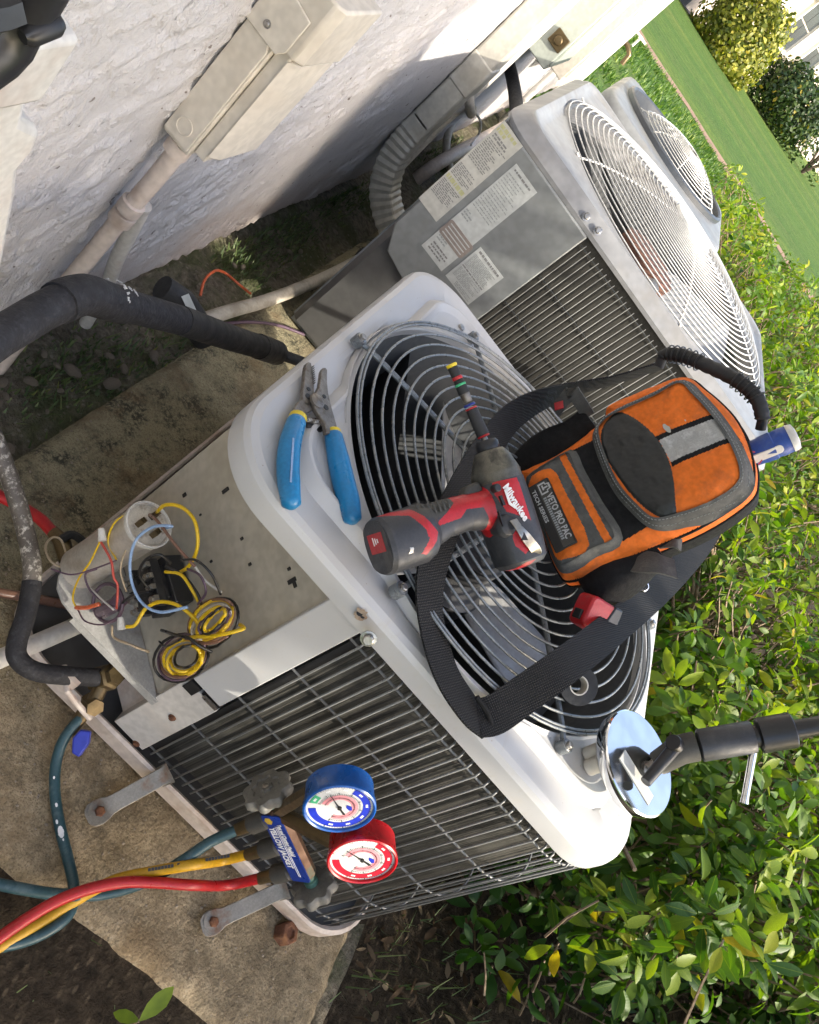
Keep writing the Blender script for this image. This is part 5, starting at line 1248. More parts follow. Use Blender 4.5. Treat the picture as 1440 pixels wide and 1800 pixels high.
# battery end label
fe = frame((-.007, .1602, 0), (0, 1, 0), x=(0, 0, 1))
m = MB(); m.prism(rrect(.014, .0095, .001), .0, .0008, fe @ T(.0, .004, 0)); el_ = m.build('battery_label', MT['dred2'], DR)
m = MB(); m.prism(rrect(.021, .023, .011), -.0005, .0004, fe); m.build('battery_plate', MT['ddark'], DR)
m = MB()
for i in range(3): m.box((-.004 + i * .004, .006, .0010), (.0018, .008 - i * .002, .0003), fe)
m.build('battery_print', MT['white_print'], el_)
m = MB(); a = dl(350, 850, .02); m.ribbon(spl([(a[0] + .006, a[1], .0225), (a[0] - .002, a[1] - .004, .0245), (a[0] - .010, a[1] + .002, .020)], 4), [Vector((0, 1, 0))] * 9, .004, .002); m.build('release_tab', MT['clip'], DR)
# driver bit train: socket extension with coloured rings
tip = DM.inverted() @ (opl(793, 640, DO + dw * .0, dw)); st_p = Vector((.066, 0, 0)); dirn = (tip - st_p); L = dirn.length; mb_ = frame(st_p, dirn, x=(0, 0, 1))
BT = DR
def bandc(z0, z1, r0, r1, mt, nm='bit_section'):
    m = MB(); m.lathe([(r0 * .9, z0), (r0, z0 + .0006), (r1, z1 - .0006), (r1 * .9, z1)], 18, mb_); return m.build(nm, MT[mt], DR, 40)
for z0, z1, r0, r1, mt in ((-.004, .06, .0032, .0032, 'steel'), (.06, .085, .0068, .0066, 'dred2'), (.085, .42, .0070, .0064, 'rubber'), (.42, .44, .0068, .0066, 'dred2'), (.46, .49, .0066, .0064, 'platebl'), (.51, .62, .0050, .0056, 'plier'), (.62, .72, .0062, .0060, 'rubber'), (.72, .75, .0062, .0062, 'dgreen'), (.75, .80, .0058, .0054, 'rubber'), (.80, .84, .0056, .0056, 'dred2'), (.84, .96, .0054, .0056, 'rubber'), (.96, 1.0, .0058, .0060, 'plieryellow')):
    bandc(z0 * L, z1 * L, r0, r1, mt)

# ------------------------------------------------------------------ tool bag
BO = Vector((.871, -.338, .529)); bx_ = Vector((-.664, -.710, .233)); by_ = Vector((.329, .002, .944)); bz_ = Vector((-.671, .704, .232))
BM = Matrix.Identity(4)
for i in range(3): BM[i][0] = bx_[i]; BM[i][1] = by_[i]; BM[i][2] = bz_[i]; BM[i][3] = BO[i]
BG = thing('tool_bag', 'orange and black tool pouch with grey piping standing on the fan guard', 'tool bag', m=BM)
BINV = BM.inverted()
def bl(x, y, off=0.0):                    # pixel of the 2.483x enlargement at (860,600) -> local x, y on the bag front
    p = BINV @ opl(860 + x / 2.483, 600 + y / 2.483, BO + bz_ * off, bz_); return (p.x, p.y)
def bp(L, off=0.0): return np.array([bl(x, y, off) for x, y in L])
def smooth_poly(P, n=6):
    return np.array([(q.x, q.y) for q in spl([(a, b, 0) for a, b in P], n, True)])
OUT = smooth_poly(bp([(118, 570), (150, 535), (300, 462), (470, 330), (500, 262), (620, 205), (830, 128), (935, 185), (1055, 300), (1120, 430), (1140, 560), (1100, 650), (900, 785), (600, 915), (345, 1022), (272, 985), (200, 800)], -.01), 5)
FLAP = smooth_poly(bp([(440, 400), (470, 320), (560, 270), (700, 205), (835, 140), (905, 195), (1000, 300), (1085, 430), (1125, 545), (1100, 625), (960, 720), (800, 780), (700, 795), (620, 735), (520, 610)], .012), 5)
DARK = smooth_poly(bp([(480, 395), (520, 320), (570, 300), (660, 350), (745, 440), (795, 560), (808, 690), (800, 750), (730, 755), (640, 690), (560, 590), (500, 490)], .012), 5)
BAND = bp([(738, 425), (1005, 308), (1058, 402), (793, 527)], .012)
BB1 = bp([(720, 412), (990, 296), (1008, 312), (738, 428)], .012); BB2 = bp([(790, 524), (1056, 398), (1064, 418), (796, 543)], .012)
TOPB = bp([(860, 150), (885, 160), (985, 265), (1085, 400), (1130, 520), (1115, 530), (1065, 415), (965, 285), (865, 175)], .012)
PKT = smooth_poly(bp([(140, 610), (180, 560), (340, 462), (400, 560), (480, 700), (565, 850), (450, 920), (330, 985), (275, 965), (210, 800)], .004), 4)
LBL = smooth_poly(bp([(150, 620), (262, 548), (330, 660), (430, 880), (320, 942), (270, 925), (205, 790)], .008), 3)
STRIP = bp([(295, 492), (322, 478), (540, 878), (506, 890)], .008)
MESH = bp([(350, 462), (445, 420), (520, 600), (620, 730), (695, 790), (570, 858)], .003)
def pdist(X, Y, P):                       # signed distance to a polygon, positive inside
    d = np.full(X.shape, 9.0); c = np.zeros(X.shape, bool); n = len(P)
    for i in range(n):
        ax_, ay_ = P[i]; bx2, by2 = P[(i + 1) % n]; ex, ey = bx2 - ax_, by2 - ay_
        t = np.clip(((X - ax_) * ex + (Y - ay_) * ey) / (ex * ex + ey * ey + 1e-12), 0, 1)
        d = np.minimum(d, np.hypot(X - ax_ - t * ex, Y - ay_ - t * ey))
        cond = ((ay_ > Y) != (by2 > Y)) & (X < (bx2 - ax_) * (Y - ay_) / (by2 - ay_ + 1e-12) + ax_); c ^= cond
    return np.where(c, d, -d)
mn, mx = OUT.min(0) - .002, OUT.max(0) + .002; stp = .0009
gx, gy = np.meshgrid(np.arange(mn[0], mx[0], stp), np.arange(mn[1], mx[1], stp), indexing='ij')
dO = pdist(gx, gy, OUT); dF = pdist(gx, gy, FLAP); dP = pdist(gx, gy, PKT); dD = pdist(gx, gy, DARK); dL = pdist(gx, gy, LBL)
rr = .030; dd = np.clip(dO, 0, rr)
H0 = -rr + np.sqrt(np.maximum(0, rr * rr - (rr - dd) ** 2)) - .006
sm = lambda t: np.clip(t, 0, 1) ** 2 * (3 - 2 * np.clip(t, 0, 1))
HB_ = H0 + sm(dP / .005) * .008 + sm(dF / .006) * (.010 + .10 * np.clip(dF, 0, .045)) + (fbm(gx * 60, gy * 60, 91, 3) - .5) * .004 + sm(dD / .004) * .001
def hz(x, y):
    i = int(round((x - mn[0]) / stp)); j = int(round((y - mn[1]) / stp)); i = max(0, min(HB_.shape[0] - 1, i)); j = max(0, min(HB_.shape[1] - 1, j)); return float(HB_[i, j])
ins = {}
cxm = (gx[:-1, :-1] + stp / 2); cym = (gy[:-1, :-1] + stp / 2); keep = pdist(cxm, cym, OUT) > 0
region = np.zeros(cxm.shape, int)         # 0 grey/orange rim
names = [('rim_panel', 'orange'), ('mesh_band', 'blacknylon'), ('front_pocket', 'greybind'), ('label_panel', 'orange'), ('pocket_stripe', 'orange'), ('flap_panel', 'orange'), ('flap_nose', 'flapdark'), ('reflective_band', 'reflect'), ('band_edge', 'blacknylon')]
for k_, Pg in ((1, MESH), (2, PKT), (3, LBL), (4, STRIP), (5, FLAP), (6, DARK), (7, BAND), (8, BB1), (8, BB2), (8, TOPB)):
    region[pdist(cxm, cym, Pg) > 0] = k_
idx = np.arange(gx.size).reshape(gx.shape)
quads = np.stack([idx[:-1, :-1], idx[1:, :-1], idx[1:, 1:], idx[:-1, 1:]], -1)
VV = np.stack([gx, gy, HB_], -1).reshape(-1, 3)
for k_, (nm, mt) in enumerate(names):
    q = quads[keep & (region == k_)]
    if len(q) == 0: continue
    u_, inv = np.unique(q, return_inverse=True); m = MB(); m.v = [tuple(p) for p in VV[u_]]; m.f = [tuple(int(i) for i in f) for f in inv.reshape(-1, 4)]
    m.build(nm, MT[mt], BG, 180)
# body behind the front, piping and tapes
def outline3(P, z, sc_=1.0):
    c = P.mean(0); return [(c[0] + (x - c[0]) * sc_, c[1] + (y - c[1]) * sc_, z) for x, y in P]
m = MB(); m.rings([outline3(OUT, -.034, 1.0), outline3(OUT, -.052, 1.015), outline3(OUT, -.06, 1.0)], False, False); m.build('orange_side', MT['orange'], BG, 60)
m = MB(); m.rings([outline3(OUT, -.060, 1.0), outline3(OUT, -.075, 1.0), outline3(OUT, -.10, .98), outline3(OUT, -.115, .92), outline3(OUT, -.12, .8)], False, True); m.build('back_body', MT['blacknylon'], BG, 60)
def piping(P, name, mt, r, z=None, off=.0):
    m = MB(); m.tube([(x, y, (z if z is not None else hz(x, y) + off)) for x, y in P], r, 7, True); return m.build(name, MT[mt], BG, 180)
piping(OUT, 'edge_piping', 'blacknylon', .0024, -.036); piping(np.array([(x, y) for x, y, z in outline3(OUT, 0, 1.01)]), 'edge_piping', 'blacknylon', .0024, -.058)
def tape(P, wd, name, mt, lift=.0018, closed=True):
    c = P.mean(0); R = []; n = len(P)
    for i in range(n if not closed else n + 1):
        p = P[i % n]; t = P[(i + 1) % n] - P[i - 1] if closed else P[min(i + 1, n - 1)] - P[max(i - 1, 0)]
        t = t / (np.linalg.norm(t) + 1e-9); nn = np.array([-t[1], t[0]]); 
        row = []
        for s_ in (-.5, -.25, 0, .25, .5):
            q = p + nn * wd * s_; row.append((q[0], q[1], hz(*q) + lift + .0008 * (1 - (2 * s_) ** 2)))
        R.append(row)
    m = MB(); V = [v for r in R for v in r]; m.add(V, [(i * 5 + j, (i + 1) * 5 + j, (i + 1) * 5 + j + 1, i * 5 + j + 1) for i in range(len(R) - 1) for j in range(4)]); return m.build(name, MT[mt], BG, 180)
FI = np.array([(a, b) for a, b, _ in outline3(FLAP, 0, .955)])
lowflap = np.array([p for p in smooth_poly(FI, 2)])
tape(FI, .0115, 'flap_binding', 'greybind', .0034)
PI = np.array([(a, b) for a, b, _ in outline3(OUT, 0, .90)])
sel = [p for p in PI if pdist(np.array([p[0]]), np.array([p[1]]), FLAP)[0] < -.004]
tape(np.array([(a, b) for a, b, _ in outline3(PKT, 0, .97)]), .008, 'pocket_binding', 'greybind')
def stitches(P, name, inset, parent_mt='inkpale'):
    Q = np.array([(a, b) for a, b, _ in outline3(P, 0, inset)]); m = MB(); acc_ = 0.0
    for i_ in range(len(Q)):
        a, b = Q[i_], Q[(i_ + 1) % len(Q)]; L_ = np.linalg.norm(b - a); t = 0.0
        while acc_ + (L_ - t) > .0042:
            t += .0042 - acc_; acc_ = 0.0; p = a + (b - a) * min(1, t / (L_ + 1e-9)); d_ = (b - a) / (L_ + 1e-9)
            m.box((0, 0, 0), (.0026, .0007, .0005), T(p[0], p[1], hz(*p) + .0046) @ RZ(math.atan2(d_[1], d_[0])))
        acc_ += L_ - t
    if m.v: m.build(name, MT[parent_mt], BG)['kind'] = 'stuff'
stitches(FLAP, 'stitching', .975); stitches(FLAP, 'stitching', .925)
# name badge
bc = [bl(x, y, .010) for x, y in ((158, 640), (245, 585), (375, 868), (290, 922))]
ctr = Vector((sum(p[0] for p in bc) / 4, sum(p[1] for p in bc) / 4, 0)); bxv = Vector((bc[2][0] - bc[1][0], bc[2][1] - bc[1][1], 0)); bw_ = bxv.length; bh_ = Vector((bc[1][0] - bc[0][0], bc[1][1] - bc[0][1], 0)).length
fb = frame(ctr + Vector((0, 0, max(hz(*p) for p in bc) + .0032)), (0, 0, 1), x=bxv)
m = MB(); m.prism(rrect(bw_ / 2, bh_ / 2, .0015), -.004, 0, fb); bdg = m.build('badge', MT['ink'], BG, 30, .0006)
m = MB(); m.prism(rrect(bw_ * .485, bh_ * .26, .001), 0, .0004, fb @ T(0, bh_ * .17, 0)); m.build('badge_panel', MT['grip'], bdg)
text('VETO PRO PAC', .0118, 'lettering', MT['silverprint'], bdg, fb @ T(-bw_ * .27, bh_ * .15, .0006), .0003, .80)
text('TECH SERIES', .0072, 'lettering', MT['silverprint'], bdg, fb @ T(-bw_ * .42, -bh_ * .36, .0004), .0001, 1.2)
m = MB()
for i in range(19): m.box((-bw_ * .24 + i * .0033, bh_ * .04, .0006), (.0021, .0042, .0003), fb)
m.build('badge_print', MT['inkpale'], bdg)
lg = [(-.008, -.006), (.008, -.006), (.008, .004), (.005, .004), (.004, .009), (-.004, .009), (-.005, .004), (-.008, .004)]
m = MB(); n_ = len(lg); V = [(x, y, .0006) for x, y in lg] + [(x * .72, y * .72, .0006) for x, y in lg]; m.add(V, [(i, (i + 1) % n_, n_ + (i + 1) % n_, n_ + i) for i in range(n_)], fb @ T(-bw_ * .38, bh_ * .17, 0)); m.box((-.001, -.001, .0006), (.007, .002, .0003), fb @ T(-bw_ * .38, bh_ * .17, 0)); m.box((.0, .002, .0006), (.002, .007, .0003), fb @ T(-bw_ * .38, bh_ * .17, 0)); m.build('badge_logo', MT['silverprint'], bdg)
# white scuffs on the orange flap
for x, y, s_ in ((765, 362, 1.0), (955, 272, .8), (845, 325, .25)):
    a = bl(x, y, .022); m = MB(); m.add([(a[0] + .0075 * s_ * math.cos(t) * random.uniform(.75, 1.1), a[1] + .0034 * s_ * math.sin(t) * random.uniform(.7, 1.1), 0) for t in [i * .52 for i in range(12)]], [tuple(range(12))])
    m.v = [Vector((v.x, v.y, hz(v.x, v.y) + .0008)) for v in m.v]; m.build('scuff', MT['paper2'], BG)
# carry handle across the top
hp = [Vector((*bl(735, 105, -.05), -.055)), Vector((*bl(770, 60, -.05), -.05)), Vector((*bl(850, 65, -.045), -.045)), Vector((*bl(960, 110, -.045), -.045)), Vector((*bl(1080, 170, -.045), -.045)), Vector((*bl(1165, 245, -.05), -.05)), Vector((*bl(1190, 320, -.055), -.06)), Vector((*bl(1180, 370, -.06), -.07))]
HP = spl(hp, 8); m = MB(); m.tube(HP, [.0065 if (i < 6 or i > len(HP) - 8) else .0090 + .0006 * math.sin(i * 2.2) for i in range(len(HP))], 12); hnd = m.build('handle', MT['rubber'], BG, 60)
for i in list(range(11, 22, 2)) + list(range(32, 42, 2)):
    t = (HP[i + 1] - HP[i]).normalized(); fq = frame(HP[i], t, x=(0, 0, 1)); m = MB(); m.tube([fq @ Vector((.0112 * math.cos(a), .0112 * math.sin(a), 0)) for a in [k * .35 for k in range(18)]], .0010, 5, True); m.build('handle_rib', MT['plastic_black'], hnd)
# side pouches and webbing loops
def pouch(xs, y0, y1, z0, z1, name):
    m = MB(); R = []
    for f in np.linspace(0, 1, 9):
        y = y0 + (y1 - y0) * f; sc_ = .75 + .25 * math.sin(math.pi * min(1, f * 1.3)); 
        R.append([(xs[0] + (xs[1] - xs[0]) * .5 + (xs[1] - xs[0]) * .5 * sc_ * a, y, (z0 + z1) / 2 + (z1 - z0) / 2 * sc_ * b) for a, b in [(math.copysign(abs(math.cos(t)) ** .6, math.cos(t)), math.copysign(abs(math.sin(t)) ** .6, math.sin(t))) for t in [k * math.pi / 12 for k in range(24)]]])
    m.rings(R); return m.build(name, MT['blacknylon'], BG, 60)
xl, xr = OUT[:, 0].min(), OUT[:, 0].max()
pouch((xl - .040, xl + .03), .0, .125, -.10, -.022, 'side_pouch'); pouch((xr - .045, xr + .010), -.002, .10, -.10, -.025, 'side_pouch')
def webloop(pts, side, wd, mt, name): 
    P = spl(pts, 6); m = MB(); m.ribbon(P, [Vector(side)] * len(P), wd, .0022); return m.build(name, MT[mt], BG, 40)
a = bl(280, 300, -.03); b = bl(380, 240, -.03); c_ = bl(430, 320, -.03)
webloop([(a[0], a[1], -.035), (b[0] - .004, b[1] - .004, -.022), (b[0] + .006, b[1], -.02), (c_[0], c_[1], -.035)], (.5, .8, .3), .020, 'greybind', 'tool_loop')
a = bl(305, 280, -.02); m = MB(); m.box((0, 0, 0), (.014, .012, .001), frame((a[0], a[1], -.020), (-.3, .2, 1), x=(1, -.4, 0))); m.build('red_tag', MT['dred2'], BG)
a, b, c_ = bl(620, 950, -.03), bl(720, 960, -.02), bl(805, 985, -.035)
webloop([(a[0] - .01, a[1], -.045), (a[0], a[1], -.036), (b[0], b[1], -.030), (c_[0], c_[1], -.045)], (.8, -.2, .3), .030, 'greybind', 'webbing_tab')
a, b, c_ = bl(740, 870, -.03), bl(800, 860, -.02), bl(830, 880, -.035)
webloop([(a[0], a[1], -.04), (b[0], b[1], -.034), (c_[0], c_[1], -.045)], (.6, -.5, .2), .016, 'greybind', 'webbing_tab')

# blue handled tool standing in the bag
BTO = thing('blue_tool', 'blue plastic tool handle with white end sticking out of the bag', 'tool')
a = BM @ Vector((*bl(1080, 520, -.06), -.060)); b = BM @ Vector((*bl(1310, 425, -.06), -.060)); e = BM @ Vector((*bl(1345, 410, -.06), -.060))
m = MB(); P = [a.lerp(b, f) for f in (0, .3, .45, .5, .7, .72, .9, .92, 1)]; m.tube(P, [.0155, .0155, .016, .0168, .0172, .0162, .0172, .0165, .0165], 24); m.build('handle', MT['bluetool'], BTO, 40)
m = MB(); m.tube([b, b.lerp(e, .3), b.lerp(e, .8), e], [.0170, .0168, .0155, .009], 24); m.build('end_cap', MT['pvcw'], BTO, 60)
tc_ = (Vector((0, 0, CAMZ)) - a).normalized(); ad = (b - a).normalized(); sd_ = ad.cross(tc_).normalized(); nn_ = sd_.cross(ad)
fq = frame(a.lerp(b, .50) + (nn_ * .86 - sd_ * -.42) * .0172, (nn_ * .86 + sd_ * .42), x=ad)
m = MB(); m.prism(rrect(.0215, .0052, .005), -.003, .0004, fq); m.build('label_patch', MT['pvcw'], BTO, 30, .0006)
m = MB(); m.box((-.010, 0, .0006), (.007, .0014, .0004), fq @ RZ(.6)); m.box((-.010, 0, .0007), (.007, .0014, .0004), fq @ T(-.0035, .0057, 0) @ RZ(-.6)); m.build('label_mark', MT['dred'], BTO)

# shoulder strap of webbing
SS = thing('shoulder_strap', 'black webbing shoulder strap draped over the cover edge and guard', 'strap')
zup = Vector((0, 0, 1))
def pts_side(L):
    P = [oz(u, v, z) for u, v, z in L]; return P
A1 = pts_side([(1170, 640, .70), (1080, 668, .64), (985, 692, .585), (905, 730, .556), (850, 800, .545), (805, 880, .535), (770, 960, .527), (755, 1040, .512), (762, 1110, .502), (785, 1185, .499), (822, 1243, .497), (848, 1266, .492)])
P = spl(A1, 6); S = []
for i, p in enumerate(P):
    t = (P[min(i + 1, len(P) - 1)] - P[max(i - 1, 0)]).normalized(); f = i / len(P)
    s_ = t.cross(zup); 
    if f < .36: s_ = s_.lerp(Vector((-.35, .1, .9)), min(1, (.36 - f) * 4))
    S.append(s_)
m = MB(); m.ribbon(P, S, .040, .0024); m.build('webbing', MT['web'], SS, 60)
A2 = pts_side([(838, 1262, .494), (870, 1256, .502), (920, 1222, .520), (1000, 1165, .552), (1085, 1098, .560), (1165, 1030, .556), (1230, 960, .55), (1262, 905, .56), (1280, 850, .60)])
P = spl(A2, 6); S = []
for i, p in enumerate(P):
    t = (P[min(i + 1, len(P) - 1)] - P[max(i - 1, 0)]).normalized(); S.append(t.cross(zup) + Vector((0, 0, .25 * (i / len(P)))))
m = MB(); m.ribbon(P, S, .040, .0024); m.build('webbing', MT['web'], SS, 60)
m = MB(); q0, q1 = oz(838, 1225, .503), oz(868, 1282, .497); m.tube([q0, q0.lerp(q1, .5) + Vector((0, 0, .003)), q1], .0028, 8); m.build('stitched_end', MT['blacknylon'], SS)

# tape measure, snap hook, roll of tape
TMx = thing('tape_measure', 'red and black tape measure hanging below the bag', 'tape measure', m=frame(oz(1045, 1082, .548), (-.55, -.25, .75), x=(.35, -.85, .1)))
m = MB(); m.prism(rrect(.026, .020, .008), -.013, .013); m.build('case', MT['dred2'], TMx, 30, .003)
m = MB(); m.prism([(.002, -.021), (.028, -.021), (.0295, .0), (.028, .021), (.012, .021)], -.0145, .0145); m.build('rubber_cover', MT['plastic_black'], TMx, 30, .003)
m = MB(); m.box((-.026, -.008, 0), (.006, .012, .012)); m.build('mouth', MT['ink'], TMx, 30, .001)
m = MB(); m.box((.013, -.008, .0148), (.010, .013, .001)); m.build('badge', MT['gold'], TMx)
SH = thing('snap_hook', 'small chrome snap hook clipped beside the tape measure', 'snap hook')
q = oz(1128, 1030, .575); fq = frame(q, (-.5, .1, .8), x=(.6, -.5, .2))
m = MB(); m.tube([fq @ Vector((.010 * math.cos(t), .007 * math.sin(t), 0)) for t in [k * .42 for k in range(15)]], .0017, 7, True); m.build('ring', MT['chrome'], SH)
m = MB(); m.tube([fq @ Vector(v) for v in ((-.008, -.002, .002), (-.016, -.004, .003), (-.024, -.003, .002), (-.028, -.007, 0), (-.022, -.011, -.001))], [.0035, .003, .0022, .002, .0016], 8); m.build('hook', MT['chrome'], SH)
TR = thing('tape_roll', 'roll of black electrical tape standing under the strap on the guard', 'tape roll')
q = oz(1013, 1204, .522); n_ = (Vector((0, 0, CAMZ)) - q).normalized(); n_ = (n_ + Vector((0, -.25, .3))).normalized(); fq = frame(q, n_, x=(1, 0, 0))
m = MB(); m.lathe([(.0110, -.009), (.0225, -.009), (.023, -.008), (.023, .008), (.0225, .009), (.0110, .009)], 40, fq, False, False); m.build('tape', MT['rubber'], TR, 40)
m = MB(); m.lathe([(.0112, .0095), (.0096, .0095), (.0096, -.0095), (.0112, -.0095)], 32, fq, False, False); m.build('core', MT['cream'], TR, 40)

# ------------------------------------------------------------------ magnetic light base with folding arm
ML = thing('magnetic_mount', 'chrome magnetic mirror base with black folding arm on the cover corner', 'magnetic mount')
q = oz(1124, 1340, .541); nrm = Vector((-.12, .02, 1)).normalized(); fd = frame(q, nrm, x=(1, 0, 0))
m = MB(); m.lathe([(.050, -.018), (.055, -.017), (.059, -.012), (.0598, -.002), (.0590, .0)], 64, fd, True, False); m.build('base_rim', MT['chrome'], ML, 50)
m = MB(); m.lathe([(.0590, .0), (.0575, .0012), (.0003, .0012)], 64, fd, False, False); m.build('mirror_plate', MT['mirror'], ML, 30)
sa, sb = opl(1092, 1326, q, nrm), opl(1142, 1408, q, nrm); sc2 = sa.lerp(sb, .5)
m = MB(); m.box((0, 0, .0018), ((sb - sa).length, .017, .0006), frame(sc2, nrm, x=sb - sa)); m.build('sticker', MT['paper2'], ML)
for u, v in ((1047, 1323), (1049, 1345)):
    p = oz(u, v, .505); m = MB(); m.tube([p + Vector((0, 0, -.012)), p + Vector((.002, 0, .010))], .0095, 16); m.build('rubber_foot', MT['cream'], ML, 40, .001)
m = MB(); m.tube([oz(1052, 1318, .522), oz(1070, 1322, .528), oz(1068, 1345, .528), oz(1056, 1350, .522)], .0035, 8); m.build('foot_bracket', MT['steel'], ML)
# arm: centre stud, swivel, lever, tube sections
s0 = opl(1140, 1352, q, nrm)
def up_at(u, v, ref, toward):            # point on the pixel ray closest to a line through ref
    r = ray(u, v).normalized(); o = Vector((0, 0, CAMZ)); d_ = Vector(toward).normalized(); wv = o - Vector(ref); b_ = r.dot(d_); t = (b_ * wv.dot(d_) - wv.dot(r)) / (1 - b_ * b_); return o + r * t
adr = Vector((.08, -.42, .55))
s1 = up_at(1195, 1318, s0, adr); s2 = up_at(1228, 1311, s0, adr); s3 = up_at(1325, 1295, s0, adr); s4 = up_at(1395, 1283, s0, adr); s5 = up_at(1560, 1255, s0, adr)
m = MB(); m.tube([s0, s0.lerp(s1, .35)], .007, 14); m.build('stud', MT['steel'], ML, 40)
m = MB(); m.tube([s0.lerp(s1, .22), s0.lerp(s1, .28), s1, s1.lerp(s2, .9)], [.011, .0135, .0165, .0165], 18); m.build('swivel', MT['grip'], ML, 40)
m = MB(); m.tube([s2, s2.lerp(s3, .03), s2.lerp(s3, .97), s3], [.015, .0180, .0180, .0165], 22); m.build('arm_sleeve', MT['ddark'], ML, 40)
m = MB(); m.tube([s3, s3.lerp(s4, .12)], .0125, 18); m.tube([s3.lerp(s4, .12), s3.lerp(s4, .15), s3.lerp(s4, .97), s4], [.0170, .0195, .0195, .0180], 22); m.build('arm_collar', MT['plastic_black'], ML, 40)
m = MB(); m.tube([s4, s5], .0105, 14); m.build('arm_tube', MT['plastic_black'], ML, 40)
lv0 = up_at(1182, 1298, s1, (0, 0, 1)) + Vector((-.014, 0, .006)); 
rdir = ray(1135, 1375).normalized(); lv1 = Vector((0, 0, CAMZ)) + rdir * ((s0 - Vector((0, 0, CAMZ))).length - .035)
m = MB(); m.tube([lv0, lv0.lerp(lv1, .15), lv1], [.0095, .0075, .0062], 10); m.lathe([(.0085, -.012), (.0095, -.010), (.0095, .010), (.007, .012)], 16, frame(lv0, s1 - lv0, x=(0, 0, 1))); m.tube([lv0, s1], .0075, 12); m.build('clamp_lever', MT['plastic_black'], ML, 40)
m = MB(); kx = s1 + Vector((-.006, -.008, -.022)); m.tube([s1, kx], .0065, 10); m.lathe([(.009, -.005), (.011, 0), (.009, .006)], 5, frame(kx, kx - s1, x=(1, 0, 0))); m.build('lock_knob', MT['plastic_black'], ML, 30)
l0 = s3.lerp(s4, .06); rd = ray(1308, 1412).normalized(); l1 = Vector((0, 0, CAMZ)) + rd * ((l0 - Vector((0, 0, CAMZ))).length)
m = MB(); m.tube([l0, l0.lerp(l1, .12), l0.lerp(l1, .9), l1], [.0035, .0042, .0042, .0048], 10); m.lathe([(.0055, -.006), (.0055, .006), (.003, .007)], 12, frame(l0, l1 - l0, x=(1, 0, 0))); m.build('chrome_lever', MT['chrome'], ML, 40)

# ------------------------------------------------------------------ hedge of broad-leaved shrubs
def leaflet_geo(fold=.25, droop=.25):
    V = []; ts = (0, .12, .35, .62, .85, 1.0); ws = (.012, .075, .165, .19, .12, .012)
    for t, w_ in zip(ts, ws):
        z = -droop * t * t; V += [(t, -w_, z + fold * w_), (t, 0, z), (t, w_, z + fold * w_)]
    Fc = []
    for i in range(5): Fc += [(3 * i, 3 * i + 3, 3 * i + 4, 3 * i + 1), (3 * i + 1, 3 * i + 4, 3 * i + 5, 3 * i + 2)]
    return V, Fc
LG = [leaflet_geo(.25, .18), leaflet_geo(.35, .32), leaflet_geo(.15, .08), leaflet_geo(.55, .62)]
LEAFSRC = []
for V, Fc in LG:
    m = MB(); m.add(V, Fc); me_o = m.build('leaf_template', MT['leafobj'], None, 180); LEAFSRC.append(me_o.data); bpy.data.objects.remove(me_o)
for i, d_ in enumerate(LEAFSRC): d_.name = 'leaf'
LGA = [(np.array(V), Fc) for V, Fc in LG]
class Bulk:                                # many leaflets gathered into one mesh
    def __init__(s): s.V = []; s.F = []; s.c = []; s.n = 0
    def leaf(s, mtx, kind, tone):
        V, Fc = LGA[kind]; A = np.array(mtx)[:3]; s.V.append(V @ A[:, :3].T + A[:, 3]); s.F += [[i + s.n for i in f] for f in Fc]; s.c += [tone] * len(Fc); s.n += len(V)
    def quad(s, P, tone):
        s.V.append(np.array(P)); s.F.append([s.n, s.n + 1, s.n + 2, s.n + 3]); s.c.append(tone); s.n += 4
    def build(s, name, mt, parent):
        V = np.concatenate(s.V); me = bpy.data.meshes.new(name); q = np.array(s.F, np.int32)
        me.vertices.add(len(V)); me.vertices.foreach_set('co', V.reshape(-1).astype(np.float32)); me.loops.add(q.size); me.loops.foreach_set('vertex_index', q.reshape(-1))
        me.polygons.add(len(q)); me.polygons.foreach_set('loop_start', np.arange(0, q.size, 4, dtype=np.int32)); me.update(calc_edges=True)
        at = me.attributes.new('tone', 'FLOAT', 'FACE'); at.data.foreach_set('value', np.array(s.c, np.float32))
        me.polygons.foreach_set('use_smooth', [True] * len(q)); me.materials.append(MT[mt]); o = bpy.data.objects.new(name, me); COL.objects.link(o); o.parent = parent
        o['kind'] = 'stuff'; return o
SHR = [((1.05, -1.02), 'broad-leaved shrub right beside the chrome mount at the white unit corner'), ((1.62, -1.08), 'broad-leaved shrub between the white unit and the orange bag side of the hedge'), ((2.2, -1.12), 'sunlit shrub beside the grey unit, right of its domed guard'),
       ((2.85, -1.15), 'sunlit shrub level with the slate unit, mid hedge'), ((3.55, -1.05), 'far shrub of the hedge against the lawn'), ((1.25, -1.72), 'front shrub with drooping leaves at the bottom right corner'), ((2.05, -1.85), 'outer shrub of the hedge at the right edge'), ((3.7, -.25), 'pale shrub behind the slate unit, next to the lawn')]
shr = [dict(c=Vector((*c, 0)), root=thing('hedge_shrub', lab, 'shrub', (c[0], c[1], -.03), group='hedge beside the air conditioners'), bulk=Bulk(), stems=MB(), cand=[]) for c, lab in SHR]
rh = random.Random(21)
def top_h(x, y): return .47 + min(.10, max(0, (x - 1.2) * .06)) + .10 * (noise.noise(Vector((x * 2.1, y * 2.1, 3))) ) + .04 * noise.noise(Vector((x * 7, y * 7, 9))) + (.05 if y < -1.2 else 0) - (.10 if (x > 3.3 and y > -.6) else 0)
def inside(x, y):
    e = .10 * noise.noise(Vector((x * 3, y * 3, 5)))
    if x > 3.42 + e and x < 5.1 + e and -2.35 < y < -.16 + e: return True
    if y < -1.34 + e and x > .22: return True
    return -2.35 < y < -.79 + e and x > .74 + e and x < 5.1
